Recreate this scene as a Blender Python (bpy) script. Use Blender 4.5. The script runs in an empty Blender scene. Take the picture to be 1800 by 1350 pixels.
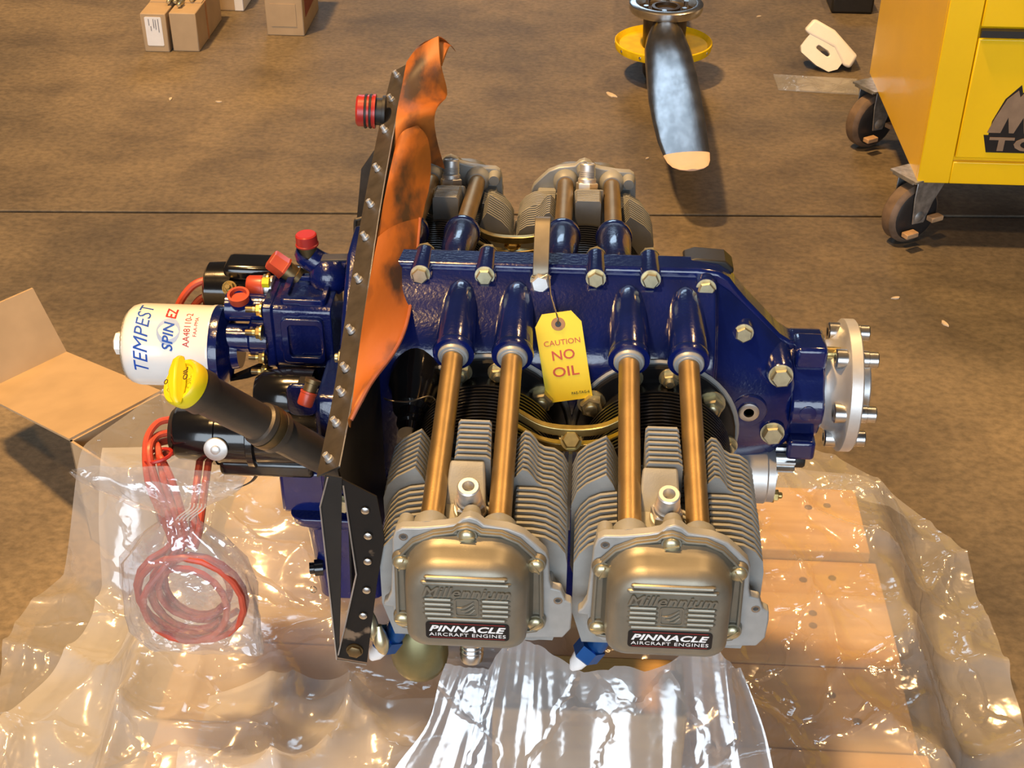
import bpy, bmesh, math, random
from mathutils import Vector, Matrix, noise
random.seed(7)
PI = math.pi
H = 0.60                      # crankshaft height above the floor; coordinates below are relative to the crankshaft
sc = bpy.context.scene
COL = sc.collection

# ------------------------------------------------------------------ camera
def make_camera():
    th, yaw, roll = 0.5895, 0.0519, 0.0066
    c, s = math.cos, math.sin
    fwd = Vector((-s(yaw)*c(th), c(yaw)*c(th), -s(th)))
    right = Vector((c(yaw), s(yaw), 0)); up = right.cross(fwd)
    r2 = right*c(roll)+up*s(roll); u2 = up*c(roll)-right*s(roll)
    cd = bpy.data.cameras.new('camera'); co = bpy.data.objects.new('camera', cd); COL.objects.link(co)
    cd.sensor_fit = 'HORIZONTAL'; cd.sensor_width = 36.0; cd.lens = 2414.8/1800*36.0
    cd.clip_start = 0.05; cd.clip_end = 100
    m = Matrix((r2, u2, -fwd)).transposed().to_4x4(); m.translation = Vector((0.0167, -1.3273, 0.8741+H))
    co.matrix_world = m
    sc.camera = co
make_camera()

# ------------------------------------------------------------------ world, lamps, exposure
w = bpy.data.worlds.new('hangar_air'); sc.world = w; w.use_nodes = True
bg = w.node_tree.nodes['Background']; bg.inputs[0].default_value = (0.72, 0.70, 0.72, 1); bg.inputs[1].default_value = 0.055
def area(name, loc, target, sx, sy, energy, col, shape='RECTANGLE'):
    l = bpy.data.lights.new(name, 'AREA'); l.shape = shape; l.size = sx; l.size_y = sy; l.energy = energy; l.color = col
    o = bpy.data.objects.new(name, l); COL.objects.link(o); o.location = loc
    o.rotation_euler = (Vector(target)-Vector(loc)).to_track_quat('-Z', 'Y').to_euler()
    return o
area('hangar_lamp_key', (-2.4, 0.75, 7.6), (0.0, 0.6, 0.0), 0.55, 0.55, 860, (1.0, 0.58, 0.22), 'DISK')
area('hangar_lamp_near', (-2.0, -2.8, 7.6), (0.0, 0.0, 0.0), 0.55, 0.55, 220, (1.0, 0.58, 0.22), 'DISK')
area('hangar_lamp_far', (3.2, 4.2, 7.6), (0.5, 1.5, 0.0), 0.55, 0.55, 200, (1.0, 0.60, 0.26), 'DISK')
area('hangar_door_daylight', (-0.6, -7.5, 2.3), (0.0, 0.0, 0.7), 8.0, 4.0, 620, (0.78, 0.89, 1.0))
area('hangar_window_daylight', (-1.2, 15.0, 5.5), (0.0, 1.0, 0.3), 4.6, 2.2, 200, (0.60, 0.80, 1.0))
vs = sc.view_settings
vs.view_transform = 'Standard'; vs.look = 'None'; vs.gamma = 1.0; vs.use_curve_mapping = False; vs.exposure = 0.0

# ------------------------------------------------------------------ materials
MAT = {}
def P(name, col, met=0.0, rough=0.5, var=0.12, nscale=40.0, bump=0.0, bscale=200.0, coat=0.0, stretch=None, col2=None, spec=0.5, detail=4.0, sub=0.0, lo=0.35, hi=0.65):
    m = bpy.data.materials.new(name); m.use_nodes = True; nt = m.node_tree; N = nt.nodes; L = nt.links
    b = N['Principled BSDF']
    b.inputs['Metallic'].default_value = met; b.inputs['Roughness'].default_value = rough
    b.inputs['Coat Weight'].default_value = coat; b.inputs['Coat Roughness'].default_value = 0.06
    b.inputs['Specular IOR Level'].default_value = spec
    if sub: b.inputs['Subsurface Weight'].default_value = sub; b.inputs['Subsurface Radius'].default_value = (.02, .02, .02)
    tc = N.new('ShaderNodeTexCoord'); mp = N.new('ShaderNodeMapping'); L.new(tc.outputs['Object'], mp.inputs[0])
    if stretch: mp.inputs['Scale'].default_value = stretch
    n = N.new('ShaderNodeTexNoise'); n.inputs['Scale'].default_value = nscale; n.inputs['Detail'].default_value = detail; L.new(mp.outputs[0], n.inputs['Vector'])
    r = N.new('ShaderNodeValToRGB'); L.new(n.outputs['Fac'], r.inputs[0])
    r.color_ramp.elements[0].position = lo; r.color_ramp.elements[1].position = hi
    c2 = col2 if col2 else tuple(min(1, c*(1+var)) for c in col)
    c1 = col if col2 else tuple(c*(1-var) for c in col)
    r.color_ramp.elements[0].color = (*c1, 1); r.color_ramp.elements[1].color = (*c2, 1)
    L.new(r.outputs[0], b.inputs['Base Color'])
    if bump:
        n2 = N.new('ShaderNodeTexNoise'); n2.inputs['Scale'].default_value = bscale; n2.inputs['Detail'].default_value = 3; L.new(mp.outputs[0], n2.inputs['Vector'])
        bp = N.new('ShaderNodeBump'); bp.inputs['Strength'].default_value = bump; bp.inputs['Distance'].default_value = 0.002
        L.new(n2.outputs['Fac'], bp.inputs['Height']); L.new(bp.outputs[0], b.inputs['Normal'])
    MAT[name] = m; return m
P('blue_paint', (0.003, 0.009, 0.088), rough=0.20, var=0.15, nscale=25, bump=0.16, bscale=230, coat=0.6)
P('blue_cast', (0.003, 0.009, 0.088), rough=0.25, var=0.15, nscale=25, bump=0.30, bscale=260, coat=0.6)
P('champagne', (0.250, 0.232, 0.185), met=0.60, rough=0.44, var=0.06, nscale=60, bump=0.04, bscale=900)
P('head_grey', (0.30, 0.31, 0.305), met=0.25, rough=0.55, var=0.10, nscale=30, bump=0.12, bscale=700)
P('head_face', (0.39, 0.40, 0.395), met=0.35, rough=0.45, var=0.08, nscale=50, bump=0.05, bscale=400)
P('barrel_black', (0.008, 0.008, 0.009), rough=0.3, bump=0.05)
P('gloss_black', (0.006, 0.006, 0.007), rough=0.16, coat=0.5, bump=0.08, bscale=60)
P('matt_black', (0.015, 0.014, 0.013), rough=0.5, bump=0.05)
P('tube_steel', (0.38, 0.265, 0.125), met=0.85, rough=0.42, var=0.10, nscale=30, bump=0.06, bscale=500)
P('steel', (0.55, 0.55, 0.54), met=1.0, rough=0.28, var=0.1)
P('aluminium', (0.68, 0.68, 0.67), met=0.75, rough=0.44, var=0.08, nscale=30, bump=0.03, bscale=300)
P('cad_gold', (0.52, 0.40, 0.16), met=0.9, rough=0.32, var=0.18, nscale=90)
P('cad_pale', (0.55, 0.50, 0.33), met=0.85, rough=0.34, var=0.15, nscale=90)
P('brass_dark', (0.16, 0.11, 0.05), met=0.7, rough=0.4, var=0.2)
P('baffle_metal', (0.066, 0.056, 0.046), met=0.35, rough=0.48, var=0.22, nscale=45, bump=0.06, bscale=250)
P('baffle_black', (0.012, 0.011, 0.010), met=0.1, rough=0.5, var=0.2, nscale=40)
P('rusty_bracket', (0.014, 0.011, 0.009), rough=0.6, col2=(0.20, 0.135, 0.085), nscale=24, lo=0.64, hi=0.68, bump=0.1, spec=0.2)
P('cut_edge', (0.52, 0.52, 0.52), met=0.8, rough=0.35)
P('orange_seal', (0.42, 0.125, 0.018), rough=0.55, col2=(0.055, 0.03, 0.02), nscale=15, lo=0.50, hi=0.66, detail=11, stretch=(1.6, 0.55, 1.3), bump=0.15, bscale=90)
P('seal_edge', (0.32, 0.10, 0.055), rough=0.6)
P('white_can', (0.80, 0.79, 0.76), rough=0.22, var=0.02, coat=0.4)
P('print_blue', (0.020, 0.085, 0.42), rough=0.6, spec=0.15); P('print_red', (0.42, 0.03, 0.03), rough=0.6, spec=0.15)
P('print_paleblue', (0.35, 0.45, 0.66), rough=0.6, spec=0.15)
P('print_black', (0.012, 0.012, 0.013), rough=0.3); P('print_white', (0.82, 0.82, 0.82), rough=0.35)
P('cap_yellow', (0.72, 0.58, 0.01), rough=0.38, var=0.05, nscale=20, bump=0.05, bscale=100)
P('tag_yellow', (0.95, 0.68, 0.006), rough=0.5, var=0.03)
P('tag_text', (0.60, 0.075, 0.015), rough=0.5); P('kraft_ring', (0.42, 0.20, 0.08), rough=0.7)
P('filler_brown', (0.068, 0.053, 0.040), rough=0.42, var=0.12, nscale=30, bump=0.08, bscale=250, met=0.2)
P('cap_red', (0.40, 0.026, 0.020), rough=0.32, var=0.06, sub=0.0)
P('cap_redorange', (0.42, 0.055, 0.024), rough=0.35, var=0.06)
P('lead_red', (0.52, 0.075, 0.040), rough=0.4, var=0.10, nscale=60)
P('fitting_blue', (0.012, 0.085, 0.30), met=0.6, rough=0.3, var=0.1)
P('olive_metal', (0.20, 0.18, 0.085), met=0.6, rough=0.38, var=0.1)
P('wire', (0.6, 0.55, 0.45), met=1.0, rough=0.3)
P('strap_metal', (0.20, 0.175, 0.13), met=0.6, rough=0.42)
P('cardboard', (0.43, 0.315, 0.19), rough=0.85, var=0.06, nscale=15, bump=0.08, bscale=60)
P('paper_white', (0.80, 0.80, 0.80), rough=0.7, var=0.02); P('ink_grey', (0.25, 0.25, 0.27), rough=0.7)
P('pine', (0.70, 0.42, 0.13), rough=0.55, col2=(0.52, 0.275, 0.07), nscale=9, stretch=(0.8, 7, 7), lo=0.40, hi=0.75, bump=0.08, bscale=60)
P('knot', (0.10, 0.05, 0.02), rough=0.6)
P('tool_yellow', (0.92, 0.58, 0.003), rough=0.30, var=0.03, nscale=6, coat=0.25, bump=0.03, bscale=30)
P('rubber_brown', (0.16, 0.11, 0.075), rough=0.6, var=0.2); P('wheel_black', (0.02, 0.02, 0.022), rough=0.45)
P('zinc', (0.42, 0.44, 0.45), met=0.8, rough=0.42, var=0.25, nscale=60); P('pedal_tan', (0.42, 0.27, 0.15), rough=0.6, var=0.2)
P('logo_bronze', (0.30, 0.20, 0.125), met=0.3, rough=0.5, var=0.1)
P('blade_metal', (0.26, 0.26, 0.265), met=0.92, rough=0.27, var=0.25, nscale=14, stretch=(3, 1, 3), bump=0.04, bscale=120)
P('blade_tip', (0.70, 0.50, 0.38), rough=0.5, var=0.03)
P('hub_dark', (0.06, 0.045, 0.03), met=0.5, rough=0.4, var=0.3)
P('spinner_yellow', (0.80, 0.55, 0.010), spec=0.15, rough=0.6, var=0.08)
P('jug_white', (0.84, 0.82, 0.78), rough=0.5, var=0.02)
P('terracotta', (0.25, 0.055, 0.03), rough=0.6)
P('scrap', (0.62, 0.52, 0.40), rough=0.8)
def concrete():
    m = P('concrete', (0.2, 0.14, 0.09), rough=0.62, spec=0.35); nt = m.node_tree; N = nt.nodes; L = nt.links; b = N['Principled BSDF']
    geo = N.new('ShaderNodeNewGeometry')
    def nz(scale, detail, a, bb, lo, hi, stretch=None):
        mp = N.new('ShaderNodeMapping'); L.new(geo.outputs['Position'], mp.inputs[0])
        if stretch: mp.inputs['Scale'].default_value = stretch
        n = N.new('ShaderNodeTexNoise'); n.inputs['Scale'].default_value = scale; n.inputs['Detail'].default_value = detail; n.inputs['Roughness'].default_value = 0.6
        L.new(mp.outputs[0], n.inputs['Vector']); r = N.new('ShaderNodeValToRGB'); L.new(n.outputs['Fac'], r.inputs[0])
        r.color_ramp.elements[0].position = lo; r.color_ramp.elements[1].position = hi
        r.color_ramp.elements[0].color = (*a, 1); r.color_ramp.elements[1].color = (*bb, 1); return r.outputs[0]
    def mul(a, bb, f=1.0):
        x = N.new('ShaderNodeMix'); x.data_type = 'RGBA'; x.blend_type = 'MULTIPLY'; x.inputs[0].default_value = f
        L.new(a, x.inputs[6]); L.new(bb, x.inputs[7]); return x.outputs[2]
    base = nz(1.1, 6, (0.120, 0.100, 0.076), (0.262, 0.208, 0.135), 0.38, 0.66)
    st = nz(4.0, 6, (0.62, 0.62, 0.66), (1, 1, 1), 0.33, 0.55, (1, 1.25, 1))
    sp = nz(60, 7, (0.70, 0.70, 0.70), (1.08, 1.06, 1.03), 0.35, 0.62, (1, 1.2, 1))
    L.new(mul(mul(base, st, 0.85), sp), b.inputs['Base Color'])
    n2 = N.new('ShaderNodeTexNoise'); n2.inputs['Scale'].default_value = 90; n2.inputs['Detail'].default_value = 5; L.new(geo.outputs['Position'], n2.inputs['Vector'])
    bp = N.new('ShaderNodeBump'); bp.inputs['Strength'].default_value = 0.25; bp.inputs['Distance'].default_value = 0.003
    L.new(n2.outputs['Fac'], bp.inputs['Height']); L.new(bp.outputs[0], b.inputs['Normal'])
concrete()
def film(name, haze, gloss, rough, tint=(0.93, 0.94, 0.96), nscale=9, squash=(1,1,1), crease=0.16):
    m = bpy.data.materials.new(name); m.use_nodes = True; nt = m.node_tree; N = nt.nodes; L = nt.links
    N.remove(N['Principled BSDF']); out = N['Material Output']
    tr = N.new('ShaderNodeBsdfTransparent'); tr.inputs[0].default_value = (*tint, 1)
    df = N.new('ShaderNodeBsdfDiffuse'); df.inputs[0].default_value = (0.86, 0.87, 0.90, 1)
    tl = N.new('ShaderNodeBsdfTranslucent'); tl.inputs[0].default_value = (0.86, 0.87, 0.90, 1)
    gl = N.new('ShaderNodeBsdfGlossy'); gl.inputs['Roughness'].default_value = rough; gl.inputs[0].default_value = (0.95, 0.95, 0.95, 1)
    md = N.new('ShaderNodeMixShader'); md.inputs[0].default_value = 0.35; L.new(df.outputs[0], md.inputs[1]); L.new(tl.outputs[0], md.inputs[2])
    geo = N.new('ShaderNodeNewGeometry')
    n = N.new('ShaderNodeTexNoise'); n.inputs['Scale'].default_value = nscale; n.inputs['Detail'].default_value = 5; L.new(geo.outputs['Position'], n.inputs['Vector'])
    mr = N.new('ShaderNodeMapRange'); L.new(n.outputs['Fac'], mr.inputs[0]); mr.inputs[1].default_value = 0.3; mr.inputs[2].default_value = 0.7
    mr.inputs[3].default_value = haze*0.7; mr.inputs[4].default_value = haze*1.3
    m1 = N.new('ShaderNodeMixShader'); L.new(mr.outputs[0], m1.inputs[0]); L.new(tr.outputs[0], m1.inputs[1]); L.new(md.outputs[0], m1.inputs[2])
    m2 = N.new('ShaderNodeMixShader'); m2.inputs[0].default_value = gloss; L.new(m1.outputs[0], m2.inputs[1]); L.new(gl.outputs[0], m2.inputs[2])
    wv = N.new('ShaderNodeVectorMath'); wv.operation = 'MULTIPLY_ADD'; L.new(n.outputs['Color'], wv.inputs[0]); wv.inputs[1].default_value = (.22,.22,.22); sq = N.new('ShaderNodeVectorMath'); sq.operation = 'MULTIPLY'; L.new(geo.outputs['Position'], sq.inputs[0]); sq.inputs[1].default_value = squash; L.new(sq.outputs[0], wv.inputs[2])
    v = N.new('ShaderNodeTexVoronoi'); v.feature = 'DISTANCE_TO_EDGE'; v.inputs['Scale'].default_value = 3; L.new(wv.outputs[0], v.inputs['Vector'])
    v2 = N.new('ShaderNodeTexVoronoi'); v2.feature = 'DISTANCE_TO_EDGE'; v2.inputs['Scale'].default_value = 11; L.new(wv.outputs[0], v2.inputs['Vector'])
    cr_ = N.new('ShaderNodeMapRange'); L.new(v2.outputs['Distance'], cr_.inputs[0]); cr_.inputs[1].default_value = 0.0; cr_.inputs[2].default_value = 0.07; cr_.inputs[3].default_value = crease; cr_.inputs[4].default_value = 0.0
    a0 = N.new('ShaderNodeMath'); a0.operation = 'ADD'; L.new(v.outputs['Distance'], a0.inputs[0]); L.new(cr_.outputs[0], a0.inputs[1])
    ad = N.new('ShaderNodeMath'); ad.operation = 'ADD'; L.new(a0.outputs[0], ad.inputs[0]); L.new(n.outputs['Fac'], ad.inputs[1])
    bp = N.new('ShaderNodeBump'); bp.inputs['Strength'].default_value = 0.35; bp.inputs['Distance'].default_value = 0.03
    L.new(ad.outputs[0], bp.inputs['Height']); L.new(bp.outputs[0], gl.inputs['Normal']); L.new(bp.outputs[0], df.inputs['Normal'])
    L.new(m2.outputs[0], out.inputs[0]); MAT[name] = m
film('film', 0.31, 0.10, 0.14, nscale=5, squash=(1.0,.55,.6))
film('film_folded', 0.42, 0.10, 0.15, nscale=4, squash=(.55,1.0,.6))
film('film_front', 0.40, 0.17, 0.16, nscale=5, squash=(1.3,.25,.25), crease=.12)
film('film_apron', 0.48, 0.11, 0.16, nscale=3, squash=(.6,.6,.6), crease=.12)
film('film_bag', 0.20, 0.16, 0.10)
film('film_clear', 0.22, 0.10, 0.12)

# ------------------------------------------------------------------ mesh builder
V = Vector
class MB:
    def __init__(s): s.v = []; s.f = []
    def add(s, vs, fs):
        o = len(s.v); s.v += [tuple(p) for p in vs]; s.f += [tuple(i+o for i in f) for f in fs]; return s
    def box(s, x0, x1, y0, y1, z0, z1):
        return s.add([(x0,y0,z0),(x1,y0,z0),(x1,y1,z0),(x0,y1,z0),(x0,y0,z1),(x1,y0,z1),(x1,y1,z1),(x0,y1,z1)],
                     [(3,2,1,0),(4,5,6,7),(0,1,5,4),(1,2,6,5),(2,3,7,6),(3,0,4,7)])
    def obox(s, c, ax, ay, az):           # centre and three half axes
        c, ax, ay, az = V(c), V(ax), V(ay), V(az)
        return s.add([c-ax-ay-az, c+ax-ay-az, c+ax+ay-az, c-ax+ay-az, c-ax-ay+az, c+ax-ay+az, c+ax+ay+az, c-ax+ay+az],
                     [(3,2,1,0),(4,5,6,7),(0,1,5,4),(1,2,6,5),(2,3,7,6),(3,0,4,7)])
    def loft(s, rings, c0=True, c1=True, close=True):
        n = len(rings[0]); vs = [p for r in rings for p in r]; fs = []
        for k in range(len(rings)-1):
            for i in range(n if close else n-1):
                j = (i+1) % n; fs.append((k*n+i, k*n+j, (k+1)*n+j, (k+1)*n+i))
        if c0: fs.append(tuple(reversed(range(n))))
        if c1: fs.append(tuple(range((len(rings)-1)*n, len(rings)*n)))
        return s.add(vs, fs)
    def lathe(s, p0, d, prof, n=28, c0=True, c1=True, ph=0.0):
        p0, d = V(p0), V(d).normalized(); a = d.orthogonal().normalized()
        if abs(d.x) > .9: a = V((0,0,1)); a = (a-d*a.dot(d)).normalized()
        b = d.cross(a)
        R = [[p0+d*t+(a*math.cos(ph+2*PI*i/n)+b*math.sin(ph+2*PI*i/n))*r for i in range(n)] for t, r in prof]
        return s.loft(R, c0, c1)
    def cyl(s, p0, p1, r, r1=None, n=24):
        p0, p1 = V(p0), V(p1); return s.lathe(p0, p1-p0, [(0, r), ((p1-p0).length, r if r1 is None else r1)], n)
    def tube(s, pts, r, n=10, caps=True, closed=False):
        pts = [V(p) for p in pts]; R = []; a = None
        for i, p in enumerate(pts):
            t = (pts[min(i+1, len(pts)-1)]-pts[max(i-1, 0)]).normalized()
            if a is None: a = t.orthogonal().normalized()
            a = (a-t*a.dot(t)).normalized(); b = t.cross(a); rr = r[i] if isinstance(r, (list, tuple)) else r
            R.append([p+(a*math.cos(2*PI*k/n)+b*math.sin(2*PI*k/n))*rr for k in range(n)])
        return s.loft(R, caps, caps)
    def prism(s, poly, o, ux, uy, d):
        o, ux, uy, d = V(o), V(ux), V(uy), V(d)
        a = [o+ux*p[0]+uy*p[1] for p in poly]; return s.loft([a, [p+d for p in a]])
    def ringprism(s, outer, inner, o, ux, uy, d):      # a frame: both outlines have equal counts
        o, ux, uy, d = V(o), V(ux), V(uy), V(d); n = len(outer)
        f = lambda L: [o+ux*p[0]+uy*p[1] for p in L]
        A, B = f(outer), f(inner); rings = [A, [p+d for p in A], [p+d for p in B], B, A]
        return s.loft(rings, False, False)
    def sheet(s, fn, nu, nv):
        vs = [fn(i/(nu-1), j/(nv-1)) for j in range(nv) for i in range(nu)]
        return s.add(vs, [(j*nu+i, j*nu+i+1, (j+1)*nu+i+1, (j+1)*nu+i) for j in range(nv-1) for i in range(nu-1)])
    def sphere(s, c, r, n=12):
        c = V(c); R = []
        for k in range(1, n): a = PI*k/n; R.append([c+V((math.sin(a)*math.cos(2*PI*i/(2*n)), math.sin(a)*math.sin(2*PI*i/(2*n)), math.cos(a)))*r for i in range(2*n)])
        return s.loft(R)
    def xform(s, m): s.v = [tuple(m @ V(p)) for p in s.v]; return s
def bez(pts, n=8):                        # Catmull-Rom through the points
    P_ = [V(p) for p in pts]; out = []
    for i in range(len(P_)-1):
        p0, p1, p2, p3 = P_[max(i-1,0)], P_[i], P_[i+1], P_[min(i+2,len(P_)-1)]
        for k in range(n):
            t = k/n; out.append(.5*((2*p1)+(p2-p0)*t+(2*p0-5*p1+4*p2-p3)*t*t+(3*p1-p0-3*p2+p3)*t**3))
    return out+[P_[-1]]
def rrect(x0, x1, y0, y1, r, n=5):        # rounded rectangle; r number or (bl, br, tr, tl)
    R = r if isinstance(r, (tuple, list)) else (r,)*4; out = []
    for (cx, cy, a, rr) in ((x0+R[0], y0+R[0], PI, R[0]), (x1-R[1], y0+R[1], 1.5*PI, R[1]), (x1-R[2], y1-R[2], 0, R[2]), (x0+R[3], y1-R[3], .5*PI, R[3])):
        for k in range(n+1): out.append((cx+rr*math.cos(a+k*PI/2/n), cy+rr*math.sin(a+k*PI/2/n)))
    return out
def shrink(poly, f, c=None):
    cx = sum(p[0] for p in poly)/len(poly) if c is None else c[0]; cy = sum(p[1] for p in poly)/len(poly) if c is None else c[1]
    return [(cx+(p[0]-cx)*f, cy+(p[1]-cy)*f) for p in poly]
def text(s, width, height, shear=0.0, bold=0.0, spacing=1.0):
    cu = bpy.data.curves.new('t', 'FONT'); cu.body = s; cu.size = 1; cu.shear = shear; cu.offset = bold; cu.space_character = spacing; cu.resolution_u = 3
    ob = bpy.data.objects.new('t', cu); me = bpy.data.meshes.new_from_object(ob)
    vs = [v.co.copy() for v in me.vertices]; fs = [tuple(p.vertices) for p in me.polygons]
    bpy.data.objects.remove(ob); bpy.data.curves.remove(cu); bpy.data.meshes.remove(me)
    x0 = min(v.x for v in vs); x1 = max(v.x for v in vs); y0 = min(v.y for v in vs); y1 = max(v.y for v in vs)
    return [((v.x-x0)/(x1-x0)*width-width/2, (v.y-y0)/(y1-y0)*height-height/2) for v in vs], fs
def put_text(mb, t, o, ux, uy, n, depth=0.0004):        # raised lettering with thickness
    vs, fs = t; o, ux, uy, n = V(o), V(ux), V(uy), V(n)
    bm = bmesh.new(); bv = [bm.verts.new(o+ux*a+uy*b) for a, b in vs]
    for f in fs:
        try: bm.faces.new([bv[i] for i in f])
        except ValueError: pass
    bmesh.ops.remove_doubles(bm, verts=bm.verts, dist=1e-7)
    r = bmesh.ops.extrude_face_region(bm, geom=bm.faces[:])
    bmesh.ops.translate(bm, vec=n*depth, verts=[e for e in r['geom'] if isinstance(e, bmesh.types.BMVert)])
    bm.verts.index_update(); mb.add([v.co for v in bm.verts], [tuple(v.index for v in f.verts) for f in bm.faces]); bm.free(); return mb

ORG = {}
def link(o): COL.objects.link(o); return o
def tag(o, label=None, cat=None, group=None, kind=None):
    if label: o['label'] = label
    if cat: o['category'] = cat
    if group: o['group'] = group
    if kind: o['kind'] = kind
    return o
def thing(name, label, cat, loc, rz=0.0, group=None, local=False):
    o = link(bpy.data.objects.new(name, None)); o.empty_display_size = .05
    o.location = V(loc)+V((0,0,H)); o.rotation_euler = (0,0,rz)
    ORG[o.name] = V((0,0,0)) if local else V(loc)
    return tag(o, label, cat, group)
def to_mesh(name, mb, mat, off, ang, smooth=True):
    me = bpy.data.meshes.new(name); me.from_pydata([tuple(V(p)-off) for p in mb.v], [], mb.f)
    bm = bmesh.new(); bm.from_mesh(me); bmesh.ops.recalc_face_normals(bm, faces=bm.faces); bm.to_mesh(me); bm.free()
    if mat: me.materials.append(MAT[mat])
    if smooth:
        for p in me.polygons: p.use_smooth = True
        me.set_sharp_from_angle(angle=math.radians(ang))
    return me
def part(name, mb, mat, parent, bevel=0, ang=38, label=None, seg=2, smooth=True):
    off = ORG[parent.name]; me = to_mesh(name, mb, mat, off, ang, smooth)
    o = link(bpy.data.objects.new(name, me)); o.parent = parent; ORG[o.name] = off
    if bevel: bev(o, bevel, seg)
    if label: o['label'] = label
    return o
def bev(o, w_, seg=2):
    m = o.modifiers.new('bevel', 'BEVEL'); m.width = w_; m.segments = seg; m.limit_method = 'ANGLE'; m.angle_limit = math.radians(40); m.harden_normals = False
def solo(name, mb, mat, base, label, cat, group=None, bevel=0, ang=38, kind=None, rz=0.0, local=False):
    off = V((0,0,0)) if local else V(base); me = to_mesh(name, mb, mat, off, ang)
    o = link(bpy.data.objects.new(name, me)); o.location = V(base)+V((0,0,H)); o.rotation_euler = (0,0,rz)
    ORG[o.name] = off
    if bevel: bev(o, bevel)
    return tag(o, label, cat, group, kind)
MESH = {}
def cached(key, mat, fn, ang=38):
    if key not in MESH: MESH[key] = to_mesh(key, fn(), mat, V((0,0,0)), ang)
    return MESH[key]
def inst(name, me, parent, loc, d=None, spin=0.0):      # mesh built along local +Z, turned to direction d
    o = link(bpy.data.objects.new(name, me)); o.parent = parent
    rot = V((0,0,1)).rotation_difference(V(d).normalized()).to_matrix().to_4x4() if d is not None else Matrix.Identity(4)
    o.matrix_local = Matrix.Translation(V(loc)-ORG[parent.name]) @ rot @ Matrix.Rotation(spin, 4, 'Z'); ORG[o.name] = V((0,0,0))
    return o
def hexbolt(r=.0085, h=.007, washer=True):
    m = MB()
    if washer: m.lathe((0,0,0), (0,0,1), [(0, r*1.28), (.0016, r*1.28)], 20)
    m.lathe((0,0,.001), (0,0,1), [(0, r*1.12), (h*.8, r*1.12), (h, r*.93)], 6); m.lathe((0,0,h-.0005), (0,0,1), [(0, r*.8), (.0009, r*.75)], 16)
    return m
def nutstud(r=.009, h=.008):
    m = MB(); m.lathe((0,0,0), (0,0,1), [(0, r*1.35), (.002, r*1.35)], 20); m.lathe((0,0,.0015), (0,0,1), [(0, r*1.1), (h*.85, r*1.1), (h, r*.92)], 6)
    m.lathe((0,0,h-.001), (0,0,1), [(0, r*.58), (.006, r*.58), (.007, r*.45)], 14); return m
BOLT = cached('bolt', 'cad_pale', hexbolt); NUT = cached('stud_nut', 'cad_pale', nutstud); NUTG = cached('stud_nut_gold', 'cad_gold', lambda: nutstud(.0065, .006))
RIVET = cached('rivet', 'aluminium', lambda: MB().lathe((0,0,0), (0,0,1), [(0, .0042), (.003, .0042), (.0032, .0030), (.0085, .0030), (.0088, .0018), (.007, .0016)], 14))
DOME = cached('rivet_dome', 'steel', lambda: MB().lathe((0,0,0), (0,0,1), [(0, .0042), (.0012, .0038), (.002, .002), (.0022, .0003)], 14))

# ================================================================== the floor
FZ = -H
fl = MB().add([(-7, -6, FZ-.022), (7, -6, FZ-.022), (7, 9, FZ-.022), (-7, 9, FZ-.022)], [(0,1,2,3)])
floor = solo('floor', fl, 'matt_black', (0,0,FZ-.022), 'brown stained concrete hangar floor with a sawn joint', None, kind='structure')
del floor['label']
ORG[floor.name] = V((0,0,FZ-.022))
JA, JB = (-7.0, 1.225), (7.0, 1.985)
g = .0055
part('concrete_slab', MB().prism([(-7,-6),(7,-6),(7,JB[1]-g),(-7,JA[1]-g)], (0,0,FZ-.02), (1,0,0), (0,1,0), (0,0,.02)), 'concrete', floor, bevel=.003)
part('concrete_slab', MB().prism([(-7,JA[1]+g),(7,JB[1]+g),(7,9),(-7,9)], (0,0,FZ-.02), (1,0,0), (0,1,0), (0,0,.02)), 'concrete', floor, bevel=.003)

# ================================================================== the pallet
PZ = -.462
pal = thing('wooden_pallet', 'pale pine board pallet under the plastic sheet, carrying the blue engine', 'pallet', (0,-.1,FZ))
py0 = .405
wd = [.155, .09, .145, .145, .145, .145, .145]
for k, wdt in enumerate(wd):
    x0, x1 = -.50+.006*(k % 3), .468+.005*((k*2) % 3); zz = -.016 if k == 1 else 0
    pl = part('plank', MB().box(x0, x1, py0-wdt+.0015, py0-.0015, PZ-.022+zz, PZ+zz), 'pine', pal, bevel=.002)
    for q in range(2):
        kx, ky = random.uniform(.36, .45), py0-wdt*random.uniform(.25, .75)
        part('knot', MB().lathe((kx, ky, PZ+zz-.001), (0,0,1), [(0, .006), (.0014, .006)], 10), 'knot', pl)
    py0 -= wdt
for sx in (-.45, -.01, .42): part('stringer', MB().box(sx-.022, sx+.022, py0, .40, FZ, PZ-.038), 'pine', pal, bevel=.002)
for yy in (-.20, .20):
    solo('timber_block', MB().box(-.06, .16, yy-.045, yy+.045, PZ, -.292), 'pine', (0, yy, PZ), 'pine support block under the %s of the blue engine' % ('near side' if yy < 0 else 'far side'), 'timber', bevel=.003)

# ================================================================== the engine
ENG = thing('aircraft_engine', 'four-cylinder aircraft engine with dark blue crankcase standing on the plastic-covered pallet', 'engine', (0,0,-.292))
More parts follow.
